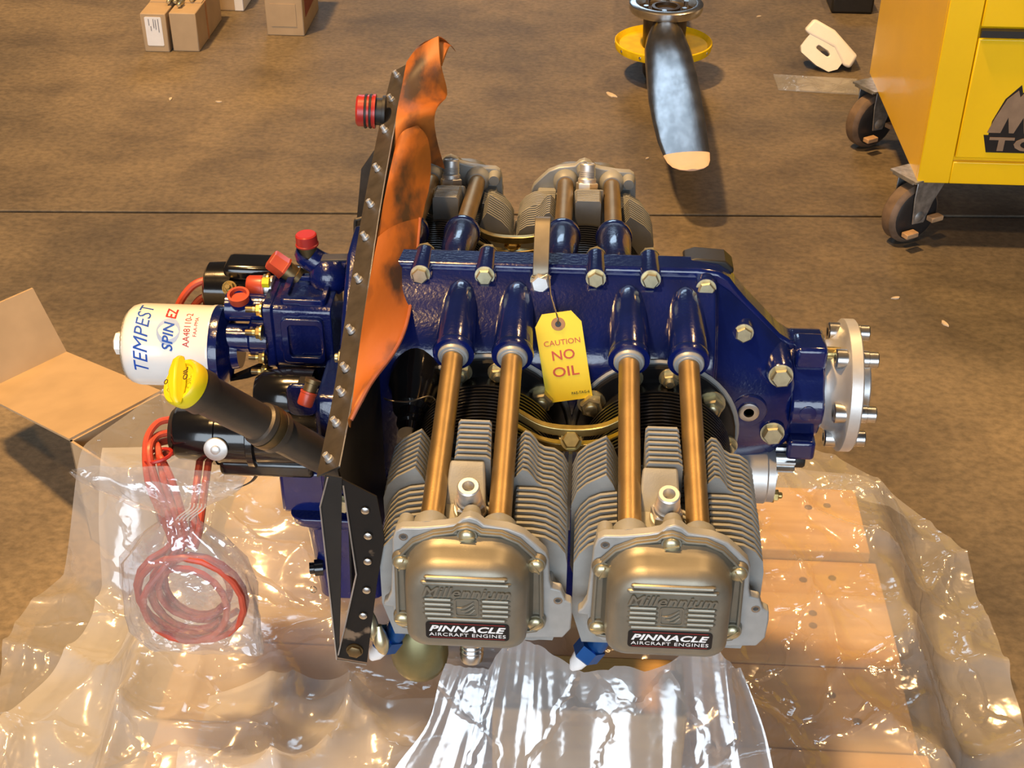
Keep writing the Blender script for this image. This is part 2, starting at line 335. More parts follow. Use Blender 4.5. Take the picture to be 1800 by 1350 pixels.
# ---- crankcase
def case_ring(x, pts):
    right = pts; left = [(-a, b) for a, b in reversed(pts[1:-1])]
    return [(x, a, b) for a, b in right+left]
main = [(0,.146),(.02,.143),(.045,.134),(.068,.119),(.088,.100),(.098,.086),(.101,.076),(.101,.03),(.101,-.07),(.085,-.115),(.05,-.125),(0,-.126)]
def nose(t, hw, b): return [(0,t),(hw*.28,t*.985-.001),(hw*.5,t-.22*(t-.02)),(hw*.70,t-.42*(t-.02)),(hw*.87,t-.65*(t-.02)),(hw*.96,.022),(hw,.0),(hw,-.02),(hw*.97,-.04),(hw*.8,b+.018),(hw*.45,b+.003),(0,b)]
secs = [(-.20, main), (.160, main), (.168, [(a*.985, b) for a, b in main]), (.172, nose(.140,.080,-.100)), (.185, nose(.131,.076,-.098)), (.205, nose(.112,.073,-.094)),
        (.225, nose(.092,.071,-.088)), (.243, nose(.074,.068,-.080)), (.258, nose(.060,.062,-.070)), (.264, nose(.056,.057,-.062))]
case = part('crankcase', MB().loft([case_ring(x, p) for x, p in secs]), 'blue_paint', ENG, bevel=.004, ang=60, seg=3)
tops = [(-.20,.151),(.150,.153),(.172,.150),(.184,.143),(.193,.131),(.205,.117),(.228,.093),(.246,.074),(.258,.066),(.266,.064),(.266,-.066),(.24,-.085),(.19,-.105),(-.20,-.131)]
part('parting_flange', MB().prism(tops, (0,-.0165,0), (1,0,0), (0,0,1), (0,.033,0)), 'blue_paint', case, bevel=.004, seg=3)
# nose bearing block
nb = MB(); nr = []
for i in range(40):
    a = 2*PI*i/40; r = .060+.0075*max(0, math.cos(a*4+.3))**.6 if math.cos(a*4+.3) > 0 else .060
    nr.append((math.cos(a)*r, math.sin(a)*r))
nb.prism(nr, (.260,0,0), (0,1,0), (0,0,1), (.037,0,0))
part('nose_bearing', nb, 'blue_paint', case, bevel=.003)
part('bearing_lug', MB().box(.262,.297,-.042,-.004,.045,.072), 'blue_paint', case, bevel=.005, seg=3)
part('bearing_lug', MB().box(.262,.294,-.066,-.030,-.062,-.036), 'blue_paint', case, bevel=.005, seg=3)
part('blank_plug', MB().lathe((.279,-.0625,.004), (0,-1,0), [(0,.0095),(.005,.0095),(.0055,.008)], 20), 'blue_paint', case)
# parting bolts with their bosses
for i, (x, z) in enumerate([(-.151,.146),(-.081,.147),(-.021,.143),(.039,.148),(.098,.149),(.158,.140),(.202,.092)]):
    b = part('bolt_boss', MB().lathe((x,.020,z-.002), (0,-1,0), [(0,.0085),(.002,.0105),(.045,.0118),(.049 if i < 6 else .060,.0115)], 22), 'blue_paint', case)
    inst('bolt', BOLT, case, (x,-.029 if i < 6 else -.040,z-.002), (0,-1,.1), .3*i)
    inst('bolt', BOLT, case, (x,.020,z-.002), (0,1,.1), .3*i)
for (x, y, z) in [(.244,-.064,.052),(.242,-.071,-.020)]:
    part('bolt_boss', MB().lathe((x,0,z), (0,-1,0), [(0,.016),(-y-.002,.0145),(-y,.0135)], 24), 'blue_paint', case)
    inst('bolt', cached('big_bolt', 'cad_pale', lambda: hexbolt(.0105,.009)), case, (x,y,z), (0,-1,.12), .4)
part('oil_port_boss', MB().lathe((.213,-.05,.008), (0,-1,0), [(0,.026),(.012,.0215),(.021,.0205),(.022,.0195)], 28), 'blue_cast', case)
part('oil_port_plug', MB().lathe((.213,-.072,.008), (0,-1,0), [(0,.0115),(.0025,.0115),(.003,.0095),(.003,.0058),(-.002,.0050)], 24), 'steel', case)
part('far_half_dark_edge', MB().prism([(.135,.150),(.148,.155),(.180,.153),(.190,.144),(.190,.138),(.135,.146)], (0,.004,0), (1,0,0), (0,0,1), (0,.03,0)), 'matt_black', case, bevel=.002)  # added black plate standing in for the dark edge of the far case half
# ---- tappet bosses and pushrod tubes, both banks
XF, XR, SPC = -.072, -.154, .181          # near bank cylinder centres XF, XF+SPC; far bank XR, XR+SPC
CYL = [(XF,1),(XF+SPC,1),(XR,-1),(XR+SPC,-1)]
TD = V((0,-.242,-.0435)).normalized()
for xc, sg in CYL:
    for dx in (-.034, .027):
        m = Matrix.Translation((xc,0,0)) @ (Matrix.Identity(4) if sg > 0 else Matrix.Rotation(PI,4,'Z'))
        p = V((dx,-.130,.1115)); q = V((dx*1.02,-.372,.068))
        bs = MB().lathe(p-TD*.104, TD, [(0,.010),(.012,.0155),(.035,.0185),(.07,.0200),(.100,.0205),(.104,.0195)], 24)
        bs.loft([[V((dx+a*.006, -.03-.002*k, .136-.002*k)) for a in (-1,1)]+[V((dx+a*.014, -.09, .07)) for a in (1,-1)] for k in (0,1)])
        part('tappet_boss', bs.xform(m), 'blue_paint' if sg > 0 else 'blue_cast', case, bevel=.002)
        part('boss_ring', MB().lathe(p-TD*.002, TD, [(0,.0215),(.004,.0222),(.008,.0215),(.0085,.0165)], 28).xform(m), 'blue_paint', case)
        tb = part('pushrod_tube', MB().cyl(p-TD*.01, q+TD*.01, .0108, n=28).xform(m), 'tube_steel', ENG)
        part('tube_seal', MB().lathe(p+TD*.002, TD, [(0,.0160),(.0075,.0160),(.009,.0150),(.0095,.0128),(.0105,.0122),(.0105,.0109)], 28).xform(m), 'head_face', tb)
# ---- cylinders (built once in their own axes, axis along -Y, copied for the far bank turned half round)
FIN_A = [(-.078,-.07),(-.090,-.03),(-.091,.025),(-.086,.041),(-.077,.051),(-.058,.063),(-.051,.052),(-.045,.036),(-.026,.03),(.020,.03),(.034,.036),(.039,.055),(.047,.0655),(.052,.064),(.057,.058),(.061,.051),(.067,.047),(.077,.0455),(.086,.039),(.092,.027),(.092,-.03),(.082,-.07)]
FIN_B = [(-.076,-.07),(-.087,-.03),(-.087,.022),(-.082,.033),(-.074,.043),(-.063,.049),(-.047,.052),(-.044,.036),(-.026,.022),(.020,.022),(.038,.036),(.042,.053),(.060,.053),(.072,.051),(.084,.044),(.092,.033),(.094,.02),(.094,-.03),(.082,-.07)]
FLG = [(-.067,.070),(-.064,.080),(-.058,.084),(-.043,.0845),(-.02,.088),(-.009,.091),(-.004,.097),(.003,.0995),(.010,.097),(.016,.091),(.037,.088),(.051,.082),(.062,.071),(.071,.061),(.074,.053),(.075,.029),(.077,.019),(.086,.017),(.090,.005),(.096,.002),(.097,-.009),(.096,-.031),(.089,-.042),(.056,-.044),(-.055,-.044),(-.063,-.036),(-.069,-.028),(-.070,-.012),(-.079,-.011),(-.0785,-.007),(-.075,-.004),(-.071,.006),(-.068,.048)]
RIM = [(-.066,.048),(-.062,.058),(-.049,.074),(-.030,.084),(-.012,.088),(-.008,.092),(.001,.0945),(.009,.092),(.014,.088),(.032,.087),(.048,.079),(.060,.066),(.069,.055),(.070,.017),(.071,-.022),(.066,-.030),(.050,-.034),(-.048,-.034),(-.062,-.032),(-.067,-.025)]
def headmesh():
    m = MB(); m.loft([[(math.cos(a)*rx, y, math.sin(a)*(.044 if math.sin(a) > 0 else .068)) for a in [2*PI*i/36 for i in range(36)]] for y, rx in ((-.228,.068),(-.24,.072),(-.355,.072))])
    m.box(-.07,.075,-.335,-.25,-.07,.02); m.prism([(a, min(b, .058)) for a, b in shrink(FLG,.90,(0,.03))], (0,-.378,0), (1,0,0), (0,0,1), (0,.022,0))
    for k in range(5): m.obox((.014+.002*k,-.318-.009*k,.052), (.017,-.012,0), (.0011,.0016,0), (0,0,.012))
    for k in range(4): m.obox((-.022+.0*k,-.320-.010*k,.050), (.012,-.0,0), (0,.0016,0), (0,0,.011))
    return m
def plugmesh():
    m = MB(); m.lathe((0,0,-.006), (0,0,1), [(0,.015),(.008,.0155),(.009,.0145)], 24); m.lathe((0,0,.002), (0,0,1), [(0,.0150),(.010,.0150),(.0115,.0130)], 6)
    m.lathe((0,0,.012), (0,0,1), [(0,.0122),(.006,.0122),(.0075,.0108),(.010,.0104),(.0105,.0110),(.0125,.0104),(.013,.0110),(.015,.0104),(.0155,.0110),(.0175,.0104),(.025,.0104),(.0265,.0092),(.0265,.0058),(.014,.0050)], 26, c1=True)
    return m
def covermesh():
    m = MB(); R = []
    def ol(i): return rrect(-.0545+i, .0575-i, -.030+i*.7, .0795-i, tuple(max(.004, r-i*.6) for r in (.020,.020,.034,.034)), 6)
    for y, i in ((-.386,-.004),(-.391,-.003),(-.394,0),(-.404,.0005),(-.414,.0015)):
        R.append([(a, y, b) for a, b in ol(i)])
    for k in range(1, 7):
        t = k/6*PI/2; i = .0015+.0135*(1-math.cos(t)); y = -.414-.0150*math.sin(t)
        # lower edge of the face sits higher than the base: shear the outline upward at the front
        R.append([(a, y, b+.0105*math.sin(t)*max(0, (.05-b)/.08)) for a, b in ol(i)])
    R[4] = [(a, y, b) for a, y, b in R[4]]
    return m.loft(R)
FY = -.4291
def barmesh(m, x0, x1, z, r=.0022):
    return m.tube([(x0-.001,FY+.001,z),(x0+.0012,FY,z),(x1-.0012,FY,z),(x1+.001,FY+.001,z)], [r*.5,r,r,r*.5], 8)
for ci, (xc, sg) in enumerate(CYL):
    rz = 0 if sg > 0 else PI
    def place(name, key, mat, fn, parent=ENG, ang=38, bevel=0):
        o = link(bpy.data.objects.new(name, cached(key, mat, fn, ang))); o.parent = parent
        if parent is ENG: o.matrix_local = Matrix.Translation(V((xc,0,0))-ORG[ENG.name]) @ Matrix.Rotation(rz,4,'Z')
        ORG[o.name] = V((0,0,0))
        if bevel: bev(o, bevel)
        return o
    def barrel():
        m = MB(); m.lathe((0,-.099,0), (0,-1,0), [(0,.087),(.010,.087),(.012,.085)], 40)
        prof = [(0,.068),(.028,.068)]
        for k in range(15): t = .034+k*.0058; prof += [(t,.068),(t+.0006,.079),(t+.0030,.079),(t+.0036,.068)]
        m.lathe((0,-.108,0), (0,-1,0), prof+[(.13,.068)], 48); return m
    cy = place('cylinder', 'cylinder_barrel', 'barrel_black', barrel)
    place('base_ring', 'base_ring', 'head_face', lambda: MB().loft([[(math.cos(a)*r, y, math.sin(a)*r) for a in [2*PI*i/48 for i in range(48)]] for r, y in ((.089,-.1005),(.0915,-.103),(.089,-.105),(.086,-.104))], False, False), cy)
    for k, (dx, dz, big) in enumerate([(-.070,.040,1),(.057,.044,1),(-.028,.0735,0),(.011,.0745,0),(-.079,-.01,0),(.079,-.01,0),(-.057,-.055,1),(.057,-.055,1)]):
        inst('base_nut', cached('base_nut%d' % big,'cad_pale',lambda: nutstud(.0115,.012) if big else nutstud(.0085,.009)), cy, (dx,-.111,dz), (0,-1,0), k*.5)
    place('cylinder_head', 'cylinder_head', 'head_grey', headmesh, cy, bevel=.002)
    for k in range(18):
        def fin():
            src, t = (FIN_A, .0030) if k < 9 else (FIN_B, .0034)
            dz = .024-.0004*k if k < 9 else .016-.0011*(k-9)
            return MB().prism([(a*(.965 if a > 0 else .97), b+(dz if b > -.02 else 0)) for a, b in src], (0,-.236-.0071*k,0), (1,0,0), (0,0,1), (0,-t,0))
        place('cooling_fin', 'cooling_fin%d' % k, 'head_grey', fin, cy)
    for k in range(8):
        zt_ = .104-.0011*k
        place('plug_fin', 'plug_fin%d' % k, 'head_grey', lambda: MB().prism([(-.0195-.0006*k,.040),(.0135+.0004*k,.040),(.0130+.0003*k,zt_-.003),(.011,zt_),(-.017,zt_),(-.0192,zt_-.003)], (0,-.242-.0066*k,0), (1,0,0), (0,0,1), (0,-.0031,0)), cy)
    place('plug_pad', 'plug_pad', 'head_grey', lambda: MB().loft([[(-.0265,-.295,.03),(.0135,-.295,.03),(.010,-.295,.095),(-.0225,-.295,.095)],[(-.0275,-.303,.03),(.0145,-.303,.03),(.0105,-.303,.091),(-.023,-.303,.091)],[(-.029,-.326,.025),(.016,-.326,.025),(.013,-.326,.066),(-.026,-.326,.066)],[(-.026,-.352,.025),(.014,-.352,.025),(.012,-.352,.062),(-.024,-.352,.062)]]), cy, bevel=.002)
    o = link(bpy.data.objects.new('spark_plug', cached('spark_plug','aluminium',plugmesh))); o.parent = cy; ORG[o.name] = V((0,0,0))
    o.matrix_local = Matrix.Translation((-.001,-.338,.070)) @ V((0,0,1)).rotation_difference(V((0,-.30,.95))).to_matrix().to_4x4()
    for dx in (-.0345,.0275):
        place('tube_collar', 'tube_collar%d' % (dx > 0), 'head_grey', lambda: MB().lathe((dx,-.352,.0715), (0,-1,-.1), [(.004,.0125),(.008,.0160),(.023,.0170)], 26), cy)
    place('rocker_flange', 'rocker_flange', 'head_face', lambda: MB().prism(FLG, (0,-.374,0), (1,0,0), (0,0,1), (0,-.011,0)), cy, bevel=.0015)
    place('lug_boss', 'lug_boss', 'head_grey', lambda: MB().lathe((-.057,-.358,.073), (0,-1,0), [(0,.007),(.017,.009)], 18), cy)
    place('screw_boss', 'screw_boss', 'head_grey', lambda: MB().lathe((.003,-.360,.086), (0,-1,0), [(0,.008),(.015,.011)], 18), cy)
    for dx, dz in ((-.057,.074),(.0835,.005)):
        o = inst('threaded_hole', cached('threaded_hole','steel',lambda: MB().lathe((0,0,0),(0,0,1),[(0,.0042),(.0006,.0042),(.0006,.0026),(-.002,.0024)],16)), cy, (dx,-.385,dz), (0,-1,0))
    place('exhaust_port', 'exhaust_port', 'head_grey', lambda: MB().lathe((.055,-.30,-.05), (.1,0,-1), [(0,.030),(.035,.028),(.040,.033),(.048,.033)], 24), cy)
    place('intake_port', 'intake_port', 'head_grey', lambda: MB().lathe((-.04,-.30,-.05), (-.1,0,-1), [(0,.026),(.03,.026),(.035,.031),(.044,.031)], 24), cy)
    # rocker cover with its rim, screws, raised lettering and decal
    rc = place('rocker_cover', 'rocker_cover', 'champagne', covermesh, ang=50)
    place('cover_rim', 'cover_rim', 'champagne', lambda: MB().prism(RIM, (0,-.385,0), (1,0,0), (0,0,1), (0,-.0045,0)).ringprism(shrink(RIM,.985,(0,.03)), shrink(RIM,.945,(0,.03)), (0,-.389,0), (1,0,0), (0,0,1), (0,-.0035,0)), rc, bevel=.0008)
    for k, (dx, dz) in enumerate([(.001,.0835),(-.0585,.050),(.0625,.0525),(-.060,-.020),(.0635,-.018),(.0,-.038)]):
        place('screw_pad', 'screw_pad%d' % k, 'champagne', lambda: MB().lathe((dx,-.386,dz), (0,-1,0), [(0,.0098),(.006,.0090)], 20), rc)
        inst('cover_screw', cached('cover_screw','cad_pale',lambda: MB().lathe((0,0,0),(0,0,1),[(0,.0075),(.0024,.0073),(.0040,.0058),(.0047,.003)],20).obox((0,0,.0048),(.0068,0,0),(0,.0007,0),(0,0,.0006))), rc, (dx,-.392,dz), (0,-1,0), .3+k*.9)
    if sg > 0:
        def ribs():
            m = MB(); barmesh(m,-.033,.038,.0662); barmesh(m,-.036,.041,.0605)
            for k in range(4): barmesh(m,-.035,-.010,.0415-.0057*k); barmesh(m,.016,.041,.0415-.0057*k)
            return barmesh(m,-.033,.038,.0187)
        place('raised_rib', 'raised_rib', 'champagne', ribs, rc)
        def badge():
            m = MB(); m.ringprism(rrect(-.0075,.0135,.0225,.0435,.003), rrect(-.0063,.0123,.0237,.0423,.0025), (0,FY+.001,0), (1,0,0), (0,0,1), (0,-.0022,0))
            for k in range(3): m.tube(bez([(-.0062+.004*k,FY-.0004,.0325-.0035*k),(-.001+.003*k,FY-.0004,.0320-.003*k),(.004+.002*k,FY-.0004,.0345-.003*k),(.0095+.0005*k,FY-.0004,.0395-.0042*k)],4),[.0004+.0012*math.sin(PI*min(1,i/12)) for i in range(13)],7)
            return m
        place('raised_badge', 'raised_badge', 'champagne', badge, rc)
        place('raised_lettering', 'raised_lettering', 'champagne', lambda: put_text(MB(), text('Millennium', .078, .0115, .28, .012, 1.02), (.003,FY+.0006,.0510), (1,0,0), (0,0,1), (0,-1,0), .0027), rc)
        place('decal', 'decal', 'print_black', lambda: MB().prism(rrect(-.034,.041,-.0055,.0145,.0035), (0,FY+.001,0), (1,0,-.0), (0,0,1), (0,-.0018,0)), rc)
        DY = FY-.0008
        place('decal_lettering', 'decal_lettering', 'print_white', lambda: put_text(put_text(MB(), text('PINNACLE',.069,.0072,.30,.03,1.05), (.0035,DY,.0070), (1,0,0), (0,0,1), (0,-1,0), .0003), text('AIRCRAFT ENGINES',.069,.0038,.0,.0,1.1), (.0035,DY,-.0002), (1,0,0), (0,0,1), (0,-1,0), .0003), rc)
        place('decal_line', 'decal_line', 'print_red', lambda: MB().box(-.030,.037,DY-.0002,DY,.0127,.0131).box(-.030,.037,DY-.0002,DY,-.0041,-.0038), rc)
# ---- gold tie bars between neighbouring cylinders
for xm, sg in ((XF+SPC/2,-1),(XR+SPC/2,1)):
    yb = .203*sg
    for dz in (.007,-.012):
        pts = bez([(xm-.056,yb,.080+dz),(xm-.030,yb,.064+dz),(xm,yb,.060+dz),(xm+.030,yb,.064+dz),(xm+.056,yb,.080+dz)],5); m = MB()
        m.loft([[p+V((0,.004,.0045)),p+V((0,-.004,.0045)),p+V((0,-.004,-.0045)),p+V((0,.004,-.0045))] for p in pts])
        part('tie_bar', m, 'cad_gold', ENG, bevel=.0008)
    inst('tie_bolt', cached('tie_bolt','cad_gold',lambda: hexbolt(.0085,.006)), ENG, (xm,yb+.004*sg,.058), (0,-.8 if sg<0 else -.3,.7), .3)
    part('tie_link', MB().box(xm-.002,xm+.002,yb-.003,yb+.003,-.06,.040), 'head_face', ENG)
# ---- propeller flange
fx = .3235
pf = part('propeller_flange', MB().lathe((.285,0,0), (1,0,0), [(0,.047),(.012,.047),(.020,.050),(.030,.058),(.0345,.066),(.0365,.0745),(.0380,.0762),(.0500,.0762),(.0515,.0745),(.0515,.036),(.066,.0355),(.0675,.034),(.0675,.026),(.05,.025)], 64), 'aluminium', ENG)
for k in range(6):
    a = math.radians(-2+60*k); c = V((fx,math.cos(a)*.0603,math.sin(a)*.0603))
    part('flange_bushing', MB().lathe(c-V((.016,0,0)), (1,0,0), [(0,.0050),(.0,.0096),(.0015,.0112),(.016,.0112),(.0165,.0100),(.036,.0100),(.0365,.0094),(.046,.0094),(.047,.0086)], 22, c0=False, c1=True), 'steel', pf)
    part('bushing_bore', MB().lathe(c-V((.0145,0,0)), (1,0,0), [(0,.0068),(.01,.0068)], 6), 'hub_dark', pf)
part('crank_tube', MB().cyl((.352,0,0),(.353,0,0),.025), 'hub_dark', pf)
part('dowel', MB().lathe((.290,-.012,.050), (1,0,0), [(0,.0075),(.030,.0075)], 16), 'cad_gold', pf)
# ---- starter drive
st = part('starter_drive', MB().lathe((.200,-.050,-.092), (1,0,0), [(0,.036),(.042,.036),(.044,.034),(.052,.034),(.052,.016),(.056,.016)], 32), 'aluminium', ENG)
tg = MB(); tp = []
for i in range(40): a = 2*PI*i/40; r = .0165 if (i//2) % 2 else .0125; tp.append((math.cos(a)*r, math.sin(a)*r))
part('starter_pinion', tg.prism(tp, (.252,-.050,-.070), (0,1,0), (0,0,1), (.022,0,0)), 'steel', st)
part('pinion_end', MB().lathe((.272,-.050,-.070), (1,0,0), [(0,.0105),(.012,.0105),(.014,.009)], 20), 'matt_black', st)
inst('starter_bolt', NUTG, st, (.252,-.066,-.112), (1,0,0))
# ---- lifting strap
lp = bez([(-.0205,-.033,.136),(-.0205,-.030,.155),(-.0205,-.012,.176),(-.0205,.008,.192),(-.0205,.022,.190),(-.0205,.026,.172)],5); m = MB(); R = []
for i, p in enumerate(lp):
    t = (lp[min(i+1,len(lp)-1)]-lp[max(i-1,0)]).normalized(); n = V((1,0,0)).cross(t)
    R.append([p+V((.0085,0,0))+n*.0013, p+V((-.0085,0,0))+n*.0013, p+V((-.0085,0,0))-n*.0013, p+V((.0085,0,0))-n*.0013])
ls = part('lifting_strap', m.loft(R), 'strap_metal', ENG, bevel=.0006)
n = V((0,-.72,.69)); part('strap_hole', MB().lathe(V((-.0205,-.0185,.1690))+n*.0004, n, [(0,.0033),(.0012,.0033)], 16), 'matt_black', ls)
inst('strap_bolt', cached('strap_bolt','aluminium',lambda: hexbolt(.0095,.0085,False)), ls, (-.0205,-.0325,.141), (0,-1,.15))
# ---- sump and lower housing
part('oil_sump', MB().loft([[(x,y,z) for x,y in rrect(-.235+i,.17-i,-.10+i,.10-i,.03)] for z,i in ((-.115,0),(-.19,.008),(-.27,.02),(-.292,.04))]), 'blue_paint', ENG, bevel=.004)
# ---- accessory housing on the left
ah = part('accessory_housing', MB().prism([(-.115,-.10),(-.115,.012),(-.104,.030),(.104,.030),(.12,.012),(.12,-.10)], (-.262,0,0), (0,1,0), (0,0,1), (.062,0,0)), 'blue_cast', ENG, bevel=.006, seg=3)
part('upper_plate', MB().prism([(-.108,.0),(-.100,.050),(-.060,.100),(-.030,.125),(.0,.150),(.06,.155),(.09,.13),(.11,.06),(.11,.0)], (-.236,0,0), (0,1,0), (0,0,1), (.036,0,0)), 'blue_paint', ah, bevel=.005, seg=3)
part('gasket_edge', MB().prism([(-.119,-.10),(-.119,.014),(-.107,.033),(.107,.033),(.123,.014),(.123,-.10)], (-.222,0,0), (0,1,0), (0,0,1), (.004,0,0)), 'head_face', ah)
part('lower_block', MB().box(-.312,-.225,-.105,.06,-.135,-.075), 'blue_paint', ah, bevel=.005)
part('lower_column', MB().loft([[(x,y,z) for x,y in rrect(-.298+i,-.20,-.118+i,.05,.018)] for z,i in ((-.13,-.004),(-.142,-.002),(-.155,.010),(-.27,.018))]), 'blue_paint', ah, bevel=.002)
for k,(x,y,z) in enumerate([(-.268,-.118,-.112),(-.238,-.118,-.15)]): inst('housing_bolt', BOLT, ah, (x+.03,y+.006,z), (0,-1,.1), k)
part('drain_fitting', MB().lathe((-.270,-.106,-.215), (-1,-.2,0), [(0,.010),(.010,.010),(.011,.007),(.016,.007)], 16), 'gloss_black', ah)
part('pin_ring', MB().tube([(-.283+.004*math.cos(a),-.112,-.246+.005*math.sin(a)) for a in [2*PI*i/12 for i in range(13)]], .0007, 6), 'wire', ah)
# pump and filter adapter
pb = part('filter_adapter', MB().loft([[(x,y,z) for y,z in rrect(-.022+i,.062-i,.008+i,.092-i,.008)] for x,i in ((-.332,0),(-.322,0),(-.321,.002),(-.292,.002),(-.290,.003),(-.255,.003))]), 'blue_cast', ENG, bevel=.0015)
part('adapter_window', MB().ringprism(rrect(-.312,-.264,.020,.078,.006), rrect(-.304,-.268,.028,.070,.005), (0,-.0195,0), (1,0,0), (0,0,1), (0,-.0055,0)), 'blue_paint', pb, bevel=.001)
part('adapter_top_frame', MB().ringprism(rrect(-.314,-.262,-.012,.05,.006), rrect(-.306,-.268,-.003,.042,.005), (0,0,.089), (1,0,0), (0,1,0), (0,0,.007)), 'blue_paint', pb, bevel=.001)
part('adapter_foot', MB().box(-.325,-.245,-.012,.05,-.025,.010), 'blue_cast', pb, bevel=.004)
for k,(y,z) in enumerate([(-.014,.083),(-.026,.060),(-.024,.026),(-.020,.004),(.03,.096)]):
    inst('stud_nut', NUTG, pb, (-.333,y,z), (-1,0,0), k)
    part('stud_thread', MB().cyl((-.336,y,z),(-.352,y,z),.0037,n=10), 'brass_dark', pb)
part('oil_passage', MB().cyl((-.40,-.006,.040),(-.33,-.006,.040),.0165).lathe((-.352,-.006,.042),(1,0,0),[(0,.019),(.003,.0215),(.022,.0215)],24), 'blue_paint', pb)
part('bypass_housing', MB().cyl((-.380,.012,.070),(-.33,.012,.070),.0165).cyl((-.364,.012,.076),(-.362,.0005,.087),.0125), 'blue_paint', pb)
part('filter_plate', MB().lathe((-.396,0,.023), (1,0,0), [(0,.0475),(.004,.0485),(.012,.0480),(.016,.040),(.022,.026),(.03,.024)], 40), 'blue_paint', pb)
part('support_web', MB().prism([(-.392,-.02),(-.330,.012),(-.330,.000),(-.36,-.012)], (0,-.012,0), (1,0,0), (0,0,1), (0,.010,0)), 'gloss_black', pb)
# caps
def redcap(p, d, r, h, mat, stub=None, smat='brass_dark', hexed=False, ring=False):
    d = V(d).normalized(); p = V(p)
    prof = [(0,r*1.06),(h*.12,r*1.06),(h*.16,r),(h*.9,r*.97),(h,r*.86)]
    if ring: prof = [(0,r*1.0),(h*.7,r*1.0),(h*.72,r*1.12),(h,r*1.12),(h,r*.86),(h*.5,r*.80)]
    o = part('protective_cap', MB().lathe(p, d, prof, 6 if hexed else 26), mat, ENG)
    if stub: part('capped_fitting', MB().lathe(p-d*stub, d, [(0,r*1.0),(stub*.3,r*1.0),(stub*.34,r*.84),(stub+.004,r*.84)], 20), smat, o)
    return o
redcap((-.362,.000,.086), (0,-.25,1), .0112, .010, 'cap_redorange', ring=True)
redcap((-.338,.03,.087), (-1,0,0), .0135, .021, 'cap_redorange', .009, 'aluminium')
redcap((-.318,.05,.100), (-.75,0,.62), .0128, .021, 'cap_redorange', .018, hexed=True)
redcap((-.290,.05,.133), (-.05,0,1), .0125, .014, 'cap_red', .018)
redcap((-.262,-.128,.052), (-.3,-.45,-.8), .0088, .016, 'cap_redorange', .014)
inst('plastic_nut', cached('plastic_nut','cap_yellow',lambda: MB().lathe((0,0,0),(0,0,1),[(0,.006),(.008,.006)],6)), pb, (-.330,.018,.100), (-1,0,0))
part('pipe_elbow', MB().tube(bez([(-.25,.05,.10),(-.275,.05,.108),(-.290,.05,.118),(-.290,.05,.122)],5), .0145, 20), 'blue_cast', ENG)
part('elbow_body', MB().sphere((-.266,.045,.096), .024, 10), 'blue_cast', ENG)
part('pressure_block', MB().box(-.286,-.268,-.085,-.065,-.005,.030), 'matt_black', ENG, bevel=.002)
part('pressure_fitting', MB().lathe((-.286,-.075,.010),(-1,0,0),[(0,.0085),(.012,.0085),(.012,.006),(.032,.006)],8), 'cad_pale', ENG)
part('sensor_bar', MB().cyl((-.235,-.06,.052),(-.205,-.06,.052),.0085,n=14), 'brass_dark', ENG)
inst('sensor_nut', NUT, ENG, (-.232,-.06,.052), (-1,0,0))
part('square_pad', MB().prism(rrect(-.290,-.258,.012,.052,.010), (0,-.112,0), (1,0,0), (0,0,1), (0,-.006,0)), 'blue_cast', ah, bevel=.002)
# oil filter, axis along X
FR, FC = .0475, V((0,0,.023))
of = part('oil_filter', MB().lathe((-.497,0,.023), (1,0,0), [(0,.030),(.001,.036),(.003,.0415),(.007,.0450),(.014,.0472),(.018,FR),(.098,FR),(.0995,.0482),(.103,.0482),(.104,.046)], 72), 'white_can', ENG)
part('filter_nut', MB().lathe((-.514,0,.023), (1,0,0), [(0,.0105),(.002,.0135),(.018,.0140)], 8), 'white_can', of)
part('safety_wire', MB().tube([(-.4955+.0004*(i % 2),-.041*math.cos(a),.023+.041*math.sin(a)) for i, a in enumerate([math.radians(-70+4*k) for k in range(44)])], .0009, 6), 'wire', of)
def wrap(mb, t, x, phi_c, up=-1, rr=FR+.0002):            # print that follows the can
    vs, fs = t; bm = bmesh.new(); bv = [bm.verts.new((a,b,0)) for a,b in vs]
    for f in fs:
        try: bm.faces.new([bv[i] for i in f])
        except ValueError: pass
    u0 = min(a for a,b in vs); u1 = max(a for a,b in vs); u = u0+.002
    while u < u1:
        bmesh.ops.bisect_plane(bm, geom=bm.verts[:]+bm.edges[:]+bm.faces[:], plane_co=(u,0,0), plane_no=(1,0,0)); u += .002
    bm.verts.index_update(); out = []
    for v in bm.verts:
        ph = phi_c+v.co.x/FR; out.append((x+up*v.co.y, -rr*math.cos(ph), FC.z+rr*math.sin(ph)))
    mb.add(out, [tuple(v.index for v in f.verts) for f in bm.faces]); bm.free(); return mb
rad = math.radians
part('printed_name', wrap(MB(), text('TEMPEST', FR*rad(108), .0165, .30, .0), -.4705, rad(48)), 'print_blue', of)
part('printed_name', wrap(MB(), text('SPIN', FR*rad(42), .0125, .25, .015), -.4395, rad(45), rr=FR+.0004), 'print_blue', of)
part('printed_name', wrap(MB(), text('EZ', FR*rad(22), .0125, .25, .015), -.4395, rad(82), rr=FR+.0004), 'print_red', of)
part('printed_number', wrap(MB(), text('AA48110-2', FR*rad(52), .0075), -.4185, rad(56)), 'print_red', of)
part('printed_number', wrap(MB(), text('FAA-PMA', FR*rad(30), .0040), -.4090, rad(60)), 'print_red', of)
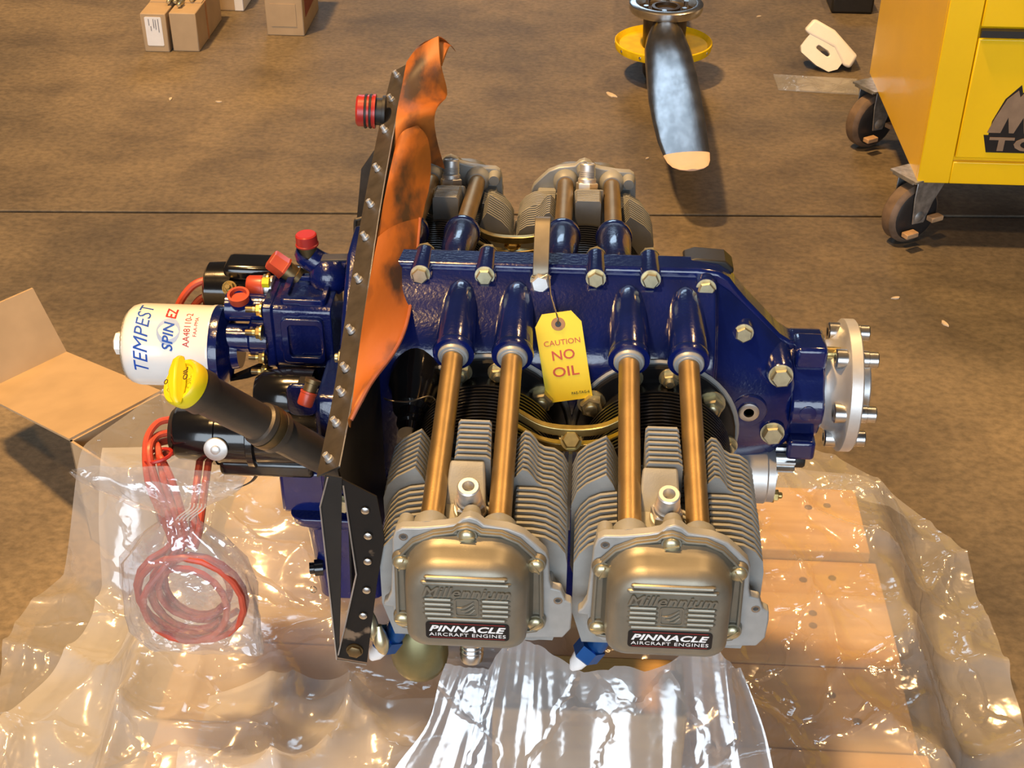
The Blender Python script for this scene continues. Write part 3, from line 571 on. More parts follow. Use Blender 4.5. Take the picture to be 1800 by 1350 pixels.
def swirl():
    m = MB()
    for s_ in (1,-1):
        pts = []; inner = []
        for k in range(13):
            a = s_*PI/2+PI*(k/12)*1.15-.3; wv = .0065*math.sin(PI*k/12)
            pts.append((math.cos(a)*.0165, math.sin(a)*.0135)); inner.append((math.cos(a)*(.0165-wv), math.sin(a)*(.0135-wv*.9)))
        vs = pts+inner; wrap(m, (vs, [(i,i+1,13+i+1,13+i) for i in range(12)]), -.4395, rad(52), rr=FR+.0002)
    return m
part('printed_swirl', swirl(), 'print_paleblue', of)
# magnetos
mg = part('magneto', MB().lathe((-.428,-.085,-.038), (1,0,0), [(0,.026),(.002,.030),(.006,.032),(.045,.034),(.0455,.037),(.050,.037),(.051,.035),(.085,.035),(.087,.039),(.094,.039),(.096,.034),(.150,.033),(.168,.030)], 36), 'gloss_black', ENG)
part('magneto_foot', MB().box(-.378,-.27,-.11,-.06,-.082,-.06), 'gloss_black', mg, bevel=.006, seg=3)
part('magneto_cover', MB().lathe((-.338,-.06,.000), (1,0,0), [(0,.020),(.01,.028),(.04,.030),(.066,.030)], 20), 'gloss_black', mg)
part('vent_disc', MB().lathe((-.374,-.1215,-.034), (0,-1,.25), [(0,.0135),(.002,.0135),(.0025,.0128),(.0025,.005),(.005,.005),(.006,.003)], 28), 'aluminium', mg)
part('lead_plate', MB().lathe((-.432,-.085,-.038), (1,0,0), [(0,.024),(.006,.030)], 24), 'matt_black', mg)
mg2 = part('magneto', MB().lathe((-.430,.110,.035), (1,0,0), [(0,.030),(.003,.034),(.034,.036),(.035,.030),(.05,.030),(.06,.036),(.10,.034),(.16,.030)], 32), 'gloss_black', ENG)
part('magneto_cover', MB().box(-.405,-.34,.09,.13,.055,.078), 'gloss_black', mg2, bevel=.008, seg=3)
inst('magneto_screw', NUTG, mg2, (-.395,.080,.055), (0,-1,.8))
# oil filler
A0, A1 = V((-.361,-.225,.122)), V((-.240,-.135,-.036)); FD = (A1-A0).normalized(); FLn = (A1-A0).length
ff = part('oil_filler_tube', MB().lathe(A0, FD, [(0,.0225),(.022,.0232),(.026,.0205),(.10,.0198),(.102,.0228),(.108,.0235),(.112,.0210),(.120,.0210),(.121,.0235),(.128,.0235),(.130,.0195),(FLn+.02,.0190)], 36), 'filler_brown', ENG)
part('filler_clamp', MB().lathe(A0+FD*.110, FD, [(0,.0236),(.003,.0242),(.008,.0242),(.011,.0232)], 36), 'brass_dark', ff)
CAPN = V((-.42,-.62,.66)).normalized()
cn = (-FD*.75+CAPN*.5).normalized()
oc = part('oil_cap', MB().lathe(A0+FD*.006, -FD, [(0,.0238),(.004,.0242),(.012,.0242),(.0145,.0225),(.0145,.019),(.0125,.017)], 40), 'cap_yellow', ff)
ca = FD.cross(V((0,0,1))).normalized(); cb = ca.cross(-FD).normalized()
cen = A0-FD*.009
gd = (ca*.80+cb*.60).normalized(); gp = (-FD).cross(gd).normalized()
gm = MB()
gm.loft([[cen+gd*(t)+gp*(w_)-FD*(-.002), cen+gd*t+gp*(w_*.55)-FD*(h_), cen+gd*t-gp*(w_*.55)-FD*(h_), cen+gd*t-gp*(w_)-FD*(-.002)] for t,w_,h_ in ((-.028,.004,.003),(-.022,.006,.008),(-.008,.009,.011),(.008,.009,.011),(.022,.006,.008),(.028,.004,.003))])
part('cap_grip', gm, 'cap_yellow', oc, bevel=.002, seg=3)
cm = MB()
put_text(cm, text('OIL', .0135, .0062, 0, .01), cen+gp*.0135-FD*.0046, -gd, -gp, -FD, .0006)
put_text(cm, text('O', .0055, .0055), cen-gp*.0135-gd*.002-FD*.0046, gd, gp, -FD, .0006)
part('cap_lettering', cm, 'brass_dark', oc)
# ignition leads
def coil(cx, cy, cz, rx, rz, n, ph, seedv):
    rnd = random.Random(seedv); out = []
    for i in range(int(n*18)+1):
        a = ph+2*PI*i/18; k = i/18
        out.append((cx+math.cos(a)*(rx-.003*k), cy-.006+.008*math.sin(a*.5+seedv)+.004*k, cz+math.sin(a)*(rz-.003*k)))
    return out
for k in range(4):
    z0 = -.022-.011*k; y0 = -.085-.006*(k % 2)-.004*k
    a = [(-.430,y0,z0),(-.445,y0-.012,z0+.002),(-.452+.006*k,-.120-.012*(k % 2),-.030-.004*k),(-.446+.009*k,-.150,-.060),(-.432+.008*k,-.166,-.095),(-.424+.005*k,-.172,-.130)]
    c_ = coil(-.405+.007*math.sin(k*2.1),-.178+(.009 if k % 2 else -.007),-.200+.006*math.cos(k*1.7),.063-.0075*k,.066-.0072*k,1.55,PI*.72+.1*k,k+1)
    part('ignition_lead', MB().tube(bez(a+c_[0:1],6)[:-1]+[V(p) for p in c_], .0041, 9), 'lead_red', ENG)
for k in range(2):
    a = [(-.402+.010*k,-.085,-.060),(-.400+.010*k,-.130,-.082),(-.400+.008*k,-.165,-.115),(-.402+.004*k,-.172,-.135)]
    part('ignition_lead', MB().tube(bez(a,6), .0042, 9), 'lead_red', ENG)
part('lead_tie', MB().tube([(-.438+.016*math.cos(t),-.130+.012*math.sin(t),-.040+.004*math.cos(t)) for t in [2*PI*i/16 for i in range(17)]], .0022, 6), 'cap_red', ENG)
part('ignition_lead', MB().tube(bez([(-.425,.105,.052),(-.445,.098,.046),(-.462,.085,.025),(-.468,.075,-.005)],6), .0048, 9), 'lead_red', ENG)
part('ignition_lead', MB().tube(bez([(-.425,.105,.030),(-.440,.098,.026),(-.452,.085,.008),(-.456,.075,-.02)],6), .0048, 9), 'lead_red', ENG)
part('rubber_strap', MB().loft([[p+V((0,-.006,.004)),p+V((0,.006,-.004)),p+V((.001,.006,-.005)),p+V((.001,-.006,.003))] for p in bez([(-.335,-.10,-.078),(-.345,-.10,-.094),(-.365,-.10,-.106)],4)]), 'matt_black', ENG)
# wire bracket, flat bar
part('wire_bracket', MB().tube(bez([(-.246,.12,.075),(-.246,.12,.125),(-.238,.12,.133),(-.205,.13,.142)],4), .0022, 8), 'baffle_metal', ENG)
part('flat_bar', MB().obox((-.236,.02,.135), (.032,0,.002), (0,.009,-.001), (0,0,.0012)), 'baffle_metal', ENG, bevel=.0006)

# ---- rear baffle: top strip, sheet, seal
SP = [(-.200,-.349,.116),(-.203,-.253,.122),(-.206,-.176,.134),(-.211,-.031,.165),(-.216,.100,.183),(-.221,.271,.202),(-.224,.402,.211)]
spine = bez(SP, 6)
cr = V((.86,0,.50)); nn = V((-.50,0,.86))
bf = part('baffle_strip', MB().loft([[p-cr*.0125+nn*.0008, p+cr*.0125+nn*.0008, p+cr*.0125-nn*.0008, p-cr*.0125-nn*.0008] for p in spine]), 'baffle_metal', ENG)
part('strip_edge', MB().tube([p+cr*.0126+nn*.0005 for p in spine], .0007, 6), 'cut_edge', bf)
for k in range(12):
    t = (k+.45)/12*(len(spine)-1); i = int(t); p = spine[i].lerp(spine[min(i+1,len(spine)-1)], t-i)
    inst('rivet', RIVET, bf, p+nn*.0008, nn+V((0,-.05,0)))
top = [p+cr*.012 for p in spine]
bz = [(-.19,-.345,-.10),(-.19,-.25,-.10),(-.19,-.17,-.12),(-.19,-.03,-.12),(-.19,.10,-.12),(-.19,.27,-.1),(-.19,.39,-.1)]; bzs = bez(bz,6)
part('baffle_sheet', MB().loft([[a-V((0,0,.004)), a.lerp(b,.25)+V((.006,0,0)), b, b-V((.0016,0,0)), a.lerp(b,.25)+V((.0044,0,0)), a-V((.0016,0,.004))] for a, b in zip(top, bzs)]), 'baffle_black', ENG)
bp_ = part('corner_panel', MB().prism([(-.186,.119),(-.1785,.008),(-.195,-.066),(-.204,-.104),(-.175,-.109),(-.160,-.005),(-.150,.05),(-.155,.10)], (0,-.362,0), (1,0,0), (0,0,1), (0,.0016,0)), 'rusty_bracket', ENG)
part('panel_web', MB().prism([(-.200,.124),(-.185,.121),(-.196,-.03),(-.2015,-.095),(-.2045,-.103),(-.2065,.088)], (0,-.3635,0), (1,0,0), (0,0,1), (0,.0016,0)), 'baffle_black', bp_)
part('panel_edge', MB().tube([(-.1975,-.3645,.122),(-.2068,-.3645,.088),(-.2045,-.3645,-.104),(-.175,-.3645,-.1095)], .0008, 6), 'cut_edge', bp_)
part('panel_edge', MB().tube([(-.1845,-.3625,.112),(-.1785,-.3645,.008),(-.195,-.3645,-.066),(-.2025,-.3645,-.098)], .0008, 6), 'cut_edge', bp_)
for (x,z) in [(-.165,.055),(-.167,.024),(-.170,-.012),(-.175,-.045),(-.166,.085)]: inst('rivet', DOME, bp_, (x,-.3635,z), (0,-1,0))
inst('panel_bolt', cached('panel_bolt','brass_dark',lambda: hexbolt(.0065,.004)), bp_, (-.186,-.3625,-.092), (0,-1,.0))
part('far_side_panel', MB().prism([(-.285,.01),(-.274,.091),(-.250,.126),(-.205,.15),(-.205,-.05),(-.285,-.05)], (0,.345,0), (1,0,0), (0,0,1), (0,.002,0)), 'baffle_metal', ENG)
# seal: three overlapping rubber strips
def ribbon(att, free, seed, nu=9, nv=26, amp=.0016):
    a = bez(att, 8); f = bez(free, 8)
    def at(L, t): t = t*(len(L)-1); i = min(int(t), len(L)-2); return L[i].lerp(L[i+1], t-i)
    def fn(u, v):
        p = at(a, v).lerp(at(f, v), u); nrm = V((-.3,-.2,.95))
        bulge = math.sin(PI*u)*.006
        return p+nrm*(bulge+amp*noise.noise(V((u*2+seed, v*9, seed)))*(.3+u))
    m = MB(); m.sheet(fn, nu, nv); k = len(m.v); 
    off = V((.4,.5,-.6)).normalized()*.0022
    vs = [V(p)+off for p in m.v]; fs = [tuple(i+k for i in reversed(q)) for q in m.f]
    m.v += [tuple(p) for p in vs]; m.f += fs
    bd = [j*nu for j in range(nv)]; bd2 = [j*nu+nu-1 for j in range(nv)]; e0 = list(range(nu)); e1 = [(nv-1)*nu+i for i in range(nu)]
    for L in (bd, bd2, e0, e1):
        for i in range(len(L)-1): m.f.append((L[i], L[i+1], L[i+1]+k, L[i]+k))
    return m
TA = [(-.213,.386,.226),(-.211,.330,.222),(-.209,.247,.212),(-.207,.208,.196),(-.205,.174,.190)]
TF = [(-.170,.385,.262),(-.165,.355,.235),(-.158,.350,.198),(-.165,.270,.208),(-.165,.275,.172),(-.160,.323,.105)]
sl = part('cowl_seal', ribbon(TA, TF, 1.3), 'orange_seal', ENG)
part('seal_curl', ribbon([(-.213,.386,.226),(-.195,.385,.250),(-.170,.385,.262)], [(-.165,.362,.232),(-.158,.40,.245),(-.155,.449,.219)], 2.2, 7, 12, .0005), 'orange_seal', sl)
sl2 = part('cowl_seal', ribbon([(-.204,.20,.196),(-.203,.120,.189),(-.202,.053,.180),(-.200,-.04,.166)], [(-.181,.228,.206),(-.170,.233,.184),(-.165,.200,.150),(-.166,.095,.142)], 4.1), 'orange_seal', ENG)
LF = [(-.165,.092,.149),(-.162,.032,.136),(-.160,-.034,.122),(-.158,-.116,.127),(-.162,-.183,.138),(-.172,-.262,.155),(-.186,-.296,.137)]
sl3 = part('cowl_seal', ribbon([(-.200,-.002,.173),(-.198,-.077,.165),(-.196,-.152,.152),(-.194,-.200,.142),(-.191,-.253,.135),(-.189,-.285,.131),(-.188,-.298,.130)], LF, 7.7), 'orange_seal', ENG)
part('seal_lip', MB().tube(bez(LF,6), .0020, 8), 'seal_edge', sl3)
rcp = redcap((-.238,.27,.205), (-1,-.05,.05), .0200, .024, 'cap_red', .012, 'matt_black')
for k in range(2): part('cap_band', MB().lathe(V((-.243-.006*k,.27,.205)), (-1,-.05,.05), [(0,.0212),(.002,.0214),(.003,.0205)], 26), 'matt_black', rcp)
# breather fitting and safety wire behind the strip
part('breather', MB().lathe((-.150,-.120,.055), (0,-.95,-.25), [(-.05,.028),(0,.028),(.006,.024),(.03,.020),(.034,.014),(.05,.014),(.052,.011),(.062,.011)], 26), 'gloss_black', ENG)
part('safety_wire', MB().tube(bez([(-.178,-.150,.062),(-.170,-.160,.066),(-.150,-.163,.068),(-.130,-.155,.070),(-.122,-.150,.058)],6), .0009, 6), 'wire', ENG)
# lower fittings below the near cylinders
part('intake_elbow', MB().tube(bez([(-.13,-.24,-.09),(-.131,-.285,-.115),(-.131,-.300,-.150),(-.131,-.285,-.180)],6), [.030]*14+[.029,.027,.022,.015,.005], 24), 'olive_metal', ENG)
for (x, y, z) in ((-.150,-.335,-.088),(.052,-.325,-.100)):
    f_ = part('hose_fitting', MB().tube(bez([(x+.045,y+.01,z+.016),(x+.022,y,z+.014),(x+.006,y,z+.008),(x,y,z-.006),(x-.006,y,z-.014)],5), .0105, 16), 'fitting_blue', ENG)
    part('fitting_nut', MB().lathe((x-.004,y,z-.008), (-.5,-.1,-.8), [(0,.0150),(.015,.0150),(.017,.013)], 6), 'fitting_blue', f_)
    part('fitting_sleeve', MB().lathe((x-.014,y-.002,z-.022), (-.5,-.1,-.8), [(0,.010),(.012,.008),(.02,.003)], 14), 'print_white', f_)
    part('fitting_bracket', MB().obox((x+.055,y+.02,z-.012), (.028,0,0), (0,.006,0), (0,0,.0035)), 'fitting_blue', f_, bevel=.001)
part('manifold_clip', MB().tube(bez([(-.172,-.345,-.055),(-.170,-.350,-.075),(-.166,-.352,-.090)],4),[.003,.004,.006,.007,.008,.007,.006,.004,.002],10), 'cad_pale', ENG)
part('manifold_clip', MB().tube(bez([(-.163,-.350,-.070),(-.161,-.354,-.088),(-.158,-.354,-.104)],4),[.003,.004,.006,.007,.008,.007,.006,.004,.002],10), 'cad_pale', ENG)
part('lower_plug', MB().lathe((-.076,-.300,-.10), (0,-.2,-1), [(0,.012),(.022,.012),(.024,.014),(.030,.014),(.031,.0115),(.034,.0125),(.036,.0115),(.039,.0125),(.041,.0115),(.044,.0125),(.052,.011)], 20), 'steel', ENG)
part('drain_back_tube', MB().tube(bez([(-.02,-.31,-.05),(-.02,-.28,-.10),(-.02,-.18,-.13),(-.02,-.10,-.12)],5), .009, 12), 'steel', ENG)

# ================================================================== the yellow tag hanging on the engine
tN = V((0,-.965,.262)); tU = V((.993,0,0)); tilt = rad(10.2)
vdn = V((0,-.262,-.965)); tgx = (V((1,0,0))*math.cos(tilt)-vdn*math.sin(tilt)).normalized(); tgd = (vdn*math.cos(tilt)+V((1,0,0))*math.sin(tilt)).normalized()
tgn = tgd.cross(tgx).normalized()
if tgn.y > 0: tgn = -tgn
T0 = V((-.0015,-.092,.1385))             # middle of the tag's top edge
W2, TL = .0245, .098
tt = thing('caution_tag', 'yellow paper caution tag hanging by a wire from the blue engine', 'tag', T0+tgd*TL)
part('card', MB().prism([(-W2,.013),(-W2+.009,0),(W2-.009,0),(W2,.013),(W2,TL),(-W2,TL)], T0, tgx, tgd, -tgn*.0006), 'tag_yellow', tt)
part('eyelet', MB().lathe(T0+tgd*.0125+tgn*.0001, tgn, [(0,.0074),(.0006,.0072),(.0006,.0032)], 26), 'kraft_ring', tt)
part('eyelet_hole', MB().lathe(T0+tgd*.0125+tgn*.0003, tgn, [(0,.0032),(.0005,.0032)], 18), 'matt_black', tt)
tm = MB()
for s_, d_, off_, w_, h_, b_ in (('CAUTION',.0325,.001,.0385,.0058,.004),('NO',.0465,.0005,.0240,.0110,.012),('OIL',.0650,.0005,.0280,.0110,.012)):
    put_text(tm, text(s_, w_, h_, 0, b_), T0+tgd*d_+tgx*off_+tgn*.0001, tgx, -tgd, tgn, .0002)
part('printed_warning', tm, 'tag_text', tt)
part('printed_code', put_text(MB(), text('PAE-TAG-6', .019, .0030), T0+tgd*.0905+tgx*.0125+tgn*.0001, tgx, -tgd, tgn, .0002), 'hub_dark', tt)
part('tie_wire', MB().tube(bez([T0+tgd*.0125+tgn*.001, T0+tgd*.002+tgn*.001, (-.008,-.070,.146),(-.0105,-.045,.1505),(-.0125,-.038,.153),(-.0205,-.040,.150),(-.030,-.036,.149)],6), .0008, 6), 'wire', tt)

# ================================================================== plastic: floor sheet with a front drape
def edge_r(a):
    return 1.0
def sheet_z(x, y):
    # raised over the pallet, falling to the floor around it
    def ss(t): t = max(0, min(1, t)); return t*t*(3-2*t)
    ex = max(-.515-x, x-.482, 0); ey = max(y-.42, 0)
    d = math.hypot(ex, ey); drop = ss(d/(.10+.05*noise.noise(V((x*3,y*3,1)))))
    base = (PZ+.006)*(1-drop)+(FZ+.006)*drop
    p = V((x,y,0))
    n1 = noise.noise(V((x*5+3, y*4, .3))); n2 = noise.noise(V((x*11, y*9+5, 2.1)))
    rid = 1-abs(noise.noise(V((x*4.2+y*2.6, y*3.8-x*2, 4.2))))*2.2; rid = max(0, rid)**4
    rid2 = 1-abs(noise.noise(V((x*8-y*4, y*7+x*3, 9.2))))*2.2; rid2 = max(0, rid2)**5
    amp = .35+.65*ss((abs(x-.0)-.05)/.3)
    z = base+amp*(.016*(n1+.6)+.005*(n2+.5)+.022*rid+.009*rid2)
    # left half billows up over the carton and the slack
    if x < -.1: z += .05*ss((-.1-x)/.35)*ss((y+.6)/.5)*(.5+.7*noise.noise(V((x*3.1,y*2.7,7))))*(1-drop*.6)
    q = V((x+.765,y-.371)); cu = q.x*.6+q.y*.8; cv = q.x*.8-q.y*.6      # over the open carton
    dc = math.hypot(max(-cu, cu-.178, 0), max(-cv, cv-.165, 0)); z = max(z, (-.385+.01*n1)*(1-ss(dc/.13))+(FZ)*ss(dc/.13))
    return max(z, FZ+.003, (PZ+.002 if (-.505 < x < .480 and y < .408) else FZ))
def floor_sheet():
    pts_r = [(-.74,-.75),(-.745,-.107),(-.80,.07),(-.785,.20),(-.735,.32),(-.690,.42),(-.640,.52),(-.60,.66),(-.50,.82),(-.2,.80),(.2,.77),(.43,.69),(.56,.56),(.655,.39),(.665,.20),(.655,-.02),(.66,-.75)]
    def bound(y):   # left and right limits at depth y
        L_ = pts_r[:9]; R_ = pts_r[10:]
        def itp(Q, y):
            Q = sorted(Q, key=lambda p: p[1])
            for i in range(len(Q)-1):
                if Q[i][1] <= y <= Q[i+1][1]:
                    t = (y-Q[i][1])/(Q[i+1][1]-Q[i][1]+1e-9); return Q[i][0]+(Q[i+1][0]-Q[i][0])*t
            return Q[0][0] if y < Q[0][1] else Q[-1][0]
        return itp(L_, y), itp(R_, y)
    def fn(u, v):
        y = -.72+1.52*v+.01*noise.noise(V((u*9,0,v*3))); l, r = bound(y)
        l += .012*noise.noise(V((y*9,1,0))); r += .012*noise.noise(V((y*9,5,0)))
        x = l+(r-l)*u
        return V((x, y, sheet_z(x, y)))
    return MB().sheet(fn, 210, 210)
PS = thing('plastic_sheet', 'large crumpled clear plastic sheet spread over the pallet beneath the engine', 'plastic sheet', (0,-.1,FZ))
part('floor_sheet', floor_sheet(), 'film', PS, ang=180)
def drape(x0, x1, yt, zt, seed, spread, n):
    G = ((x0+(x1-x0)*.36, .0), (x0+(x1-x0)*.80, .006))           # the film is gathered up at two points
    xm_ = x0+(x1-x0)*.58; xc = (x0+x1)/2
    def fn(u, v):
        x = x0+(x1-x0)*u; gx, gz = G[0] if x < xm_ else G[1]
        wgt = (1-v)**1.6; xx = x+(gx-x)*.45*wgt
        if abs(x-xm_) < .05: xx = xx+(x-xx)*(1-abs(x-xm_)/.05)
        fold = math.sin(u*n*PI+seed+.7*math.sin(u*7+seed))*(.005+.016*v)+.007*noise.noise(V((u*11+seed,v*1.2,seed)))+.003*noise.noise(V((u*34,v*3,seed)))
        swag = min(1, abs(x-gx)/.07); swag = swag*swag
        y = yt-.03-.20*v**1.2+fold; z = (zt+gz)-(zt+.44)*v**.92-.040*swag*(1-v)**1.5
        e_ = (1-min(1,u/.10))+(1-min(1,(1-u)/.10)); xx += e_*.012*noise.noise(V((v*4+seed,u*2,4)))
        return V((xc+(xx-xc)*(1+spread*v), y, z+.5*fold*v))
    return MB().sheet(fn, 130, 50)
def second_layer():
    def fn(u, v):
        y = -.70+1.02*v; l = -.705+.03*math.sin(v*9)+.02*noise.noise(V((v*7,3,1))); r = .17+.10*v+.05*math.sin(v*6+1)
        x = l+(r-l)*u; q = V((x*3.6-y*1.7, y*3.1+x, 11)); rd = max(0, 1-abs(noise.noise(q))*2.3)**3
        return V((x, y, sheet_z(x,y)+.006+.030*rd+.016*(noise.noise(V((x*4,y*5,21)))+.5)))
    return MB().sheet(fn, 150, 150)
part('folded_layer', second_layer(), 'film_folded', PS, ang=180)
def apron():
    def fn(u, v):
        y = -.70+(.50+.10*math.sin(u*5+.6)+.05*noise.noise(V((u*6,2,5))))*v; x = -.42+(.86+.04*math.sin(v*5))*u+.03*noise.noise(V((v*5,u*2,8)))
        q = V((x*3.0+y*2.2, y*2.4-x*1.2, 31)); rd = max(0, 1-abs(noise.noise(q))*2.4)**3; r2 = max(0, 1-abs(noise.noise(V((x*6-y*5, y*3+x*2, 44))))*2.6)**4
        return V((x, y, sheet_z(x,y)+.030+.040*rd+.016*r2+.02*noise.noise(V((x*3,y*3,51)))))
    return MB().sheet(fn, 130, 90)
part('front_apron', apron(), 'film_apron', PS, ang=180)
part('front_drape', drape(-.165,.240,-.285,-.115,.7,.32,8), 'film_front', PS, ang=180)

# ---- small bag round the coiled leads
def bagmesh():
    m = MB(); R = []
    prof = [(-.030,.088,.014,-.014),(-.043,.080,.018,-.012),(-.056,.062,.017,-.009),(-.066,.044,.014,-.006),(-.078,.022,.012,0),(-.095,.022,.014,.002),(-.118,.048,.020,.003),(-.150,.072,.026,.002),(-.190,.080,.030,0),(-.230,.080,.028,.002),(-.262,.074,.020,.006),(-.285,.068,.010,.010),(-.292,.064,.002,.012)]
    for k, (z, rx, ry, cx) in enumerate(prof):
        ring = []
        for i in range(72):
            a = 2*PI*i/72; q = noise.noise(V((math.cos(a)*2.5, math.sin(a)*2.5, z*22)))*.16+noise.noise(V((math.cos(a)*7, math.sin(a)*7, z*12)))*.10
            ring.append((-.412+cx+math.cos(a)*rx*(1+q), -.178+math.sin(a)*ry*(1+q*1.6), z+.006*noise.noise(V((i*.2,k,3)))))
        R.append(ring)
    R2 = []
    for a, b in zip(R, R[1:]):
        for t in (0,.34,.67): R2.append([V(p).lerp(V(q), t) for p, q in zip(a, b)])
    R2.append([V(p) for p in R[-1]])
    return m.loft(R2, False, False)
bag = thing('zip_bag', 'small clear zip bag tied round the coiled red leads at the left', 'bag', (-.41,-.178,-.292))
part('pouch', bagmesh(), 'film_bag', bag, ang=180)
for k in range(5): part('zip_line', MB().tube([(-.395+.004*k+.012*math.cos(t),-.205+.004*t,-.045-.012*t) for t in [i*.45 for i in range(7)]], .0008, 5), 'film_front', bag)

# ================================================================== open mailer carton at the left
hU, hV = V((.6,.8,0)), V((.8,-.6,0)); C0 = V((-.765,.371,0)); zt = -.40
cb_ = thing('open_carton', 'open brown cardboard box with its lid folded back, beside the plastic sheet', 'box', C0+hU*.12+hV*.08+V((0,0,FZ)))
def slab(a, b, c, d, t): return MB().loft([[V(a),V(b),V(c),V(d)],[V(a)+V(t),V(b)+V(t),V(c)+V(t),V(d)+V(t)]])
Z = lambda p, z: V((p.x,p.y,z))
Lh, Wv = .178, .165
part('side_wall', slab(Z(C0,FZ),Z(C0+hV*Wv,FZ),Z(C0+hV*Wv,zt),Z(C0,zt),hU*.004), 'cardboard', cb_)
part('side_wall', slab(Z(C0,FZ),Z(C0+hU*Lh,FZ),Z(C0+hU*Lh,zt),Z(C0,zt),hV*.004), 'cardboard', cb_)
part('side_wall', slab(Z(C0+hU*Lh,FZ),Z(C0+hU*Lh+hV*Wv,FZ),Z(C0+hU*Lh+hV*Wv,zt),Z(C0+hU*Lh,zt),-hU*.004), 'cardboard', cb_)
part('side_wall', slab(Z(C0+hV*Wv,FZ),Z(C0+hV*Wv+hU*Lh,FZ),Z(C0+hV*Wv+hU*Lh,zt),Z(C0+hV*Wv,zt),-hV*.004), 'cardboard', cb_)
part('bottom', slab(Z(C0,FZ),Z(C0+hV*Wv,FZ),Z(C0+hV*Wv+hU*Lh,FZ),Z(C0+hU*Lh,FZ),(0,0,.004)), 'cardboard', cb_)
lo_d = V((-.244,.222,0)); fl_d = V((-.044,.040,0)); CF = C0+hU*Lh
part('lid', slab(Z(C0,zt),Z(CF,zt),Z(CF+lo_d,-.475),Z(C0+lo_d,-.475),(0,0,.004)), 'cardboard', cb_)
part('lid_flap', slab(Z(C0+lo_d,-.471),Z(CF+lo_d,-.471),Z(CF+lo_d+fl_d-hU*.012,-.358),Z(C0+lo_d+fl_d,-.358),-hV*.004), 'cardboard', cb_)

# ================================================================== boxes at the far left
def carton(name, label, x0, x1, y0, y1, h, rz=0):
    b = thing(name, label, 'box', ((x0+x1)/2,(y0+y1)/2,FZ), rz)
    part('body', MB().box(x0,x1,y0,y1,FZ,FZ+h), 'cardboard', b, bevel=.003)
    return b
b1 = carton('cardboard_box', 'narrow brown box with a white label on its front', -1.300,-1.224,2.60,2.90,.118)
part('label_sticker', MB().prism(rrect(-1.288,-1.238,FZ+.020,FZ+.108,.004), (0,2.600,0), (1,0,0), (0,0,1), (0,-.001,0)), 'paper_white', b1)
im = MB()
for k, (x, z0, z1) in enumerate([(-1.276,.082,.102),(-1.271,.066,.080),(-1.262,.074,.102),(-1.256,.070,.100),(-1.248,.062,.102)]): im.box(x-.0012,x+.0012,2.5982,2.5990,FZ+z0,FZ+z1)
part('handwriting', im, 'ink_grey', b1)
part('top_flap', MB().box(-1.297,-1.228,2.70,2.898,FZ+.118,FZ+.121), 'cardboard', b1)
b2 = carton('cardboard_box', 'plain brown box with a dark side seam, right of the labelled narrow box', -1.216,-1.136,2.61,2.90,.118)
part('top_flap', MB().box(-1.213,-1.139,2.70,2.898,FZ+.118,FZ+.121), 'cardboard', b2)
part('tape_seam', MB().box(-1.1365,-1.1352,2.72,2.735,FZ,FZ+.117), 'kraft_ring', b2)
b3 = carton('cardboard_box', 'brown and white box standing behind the labelled boxes', -1.170,-1.085,2.985,3.2,.14)
part('white_side', MB().box(-1.113,-1.0835,2.983,3.199,FZ+.001,FZ+.139), 'paper_white', b3, bevel=.002)
b4 = carton('cardboard_box', 'tall brown box with a rust-red window on its right side', -.963,-.846,2.768,3.02,.26)
part('side_window', MB().prism([(2.80,FZ+.05),(2.98,FZ+.06),(2.98,FZ+.22),(2.80,FZ+.22)], (-.8465,0,0), (0,1,0), (0,0,1), (.0015,0,0)), 'terracotta', b4)
part('tape_patch', MB().box(-.947,-.868,2.7665,2.768,FZ+.03,FZ+.10), 'kraft_ring' if False else 'cardboard', b4)
for k, (x, y, d) in enumerate([(-1.232,2.690,0),(-1.213,2.695,.4),(-1.194,2.665,.3),(-1.168,2.715,.2)]):
    z = FZ+.121+.0075
    o = thing('steel_rod', '%s from the left of four slim steel rods on the small brown boxes' % ('first','second','third','fourth')[k], 'rod', (x,y,FZ+.121), 0, 'rods on the small boxes')
    part('shaft', MB().cyl((x,y,z),(x-.02*(k-1),y+.17,z),.0062,n=14), 'tube_steel', o)
    part('threaded_end', MB().lathe((x,y+.004,z), (0,-1,0), [(-.012,.0085),(0,.0085),(.004,.0065),(.020,.0065),(.022,.004)], 12), 'cad_pale', o)

# ================================================================== propeller
PR = thing('propeller', 'dark metal two-blade propeller with a pale tip lying on its hub in the background', 'propeller', (.245,2.49,FZ))
hx, hy = .245, 2.49
part('hub', MB().lathe((hx,hy,FZ), (0,0,1), [(0,.045),(.02,.055),(.09,.06),(.20,.062),(.205,.05)], 32), 'hub_dark', PR)
part('hub_ring', MB().lathe((hx,hy,FZ+.196), (0,0,1), [(0,.085),(.004,.100),(.014,.104),(.026,.104),(.030,.098),(.030,.086),(.012,.084),(.0,.08)], 48, False, False), 'steel', PR)
part('ring_floor', MB().lathe((hx,hy,FZ+.198), (0,0,1), [(0,.084),(.004,.084)], 40), 'hub_dark', PR)
for k in range(6): a = 2*PI*k/6+.4; part('hub_stud', MB().cyl((hx+.062*math.cos(a),hy+.062*math.sin(a),FZ+.20),(hx+.062*math.cos(a),hy+.062*math.sin(a),FZ+.222),.007,n=12), 'steel', PR)
part('centre_bore', MB().lathe((hx,hy,FZ+.200), (0,0,1), [(0,.040),(.014,.040),(.015,.032),(.006,.031)], 28), 'hub_dark', PR)
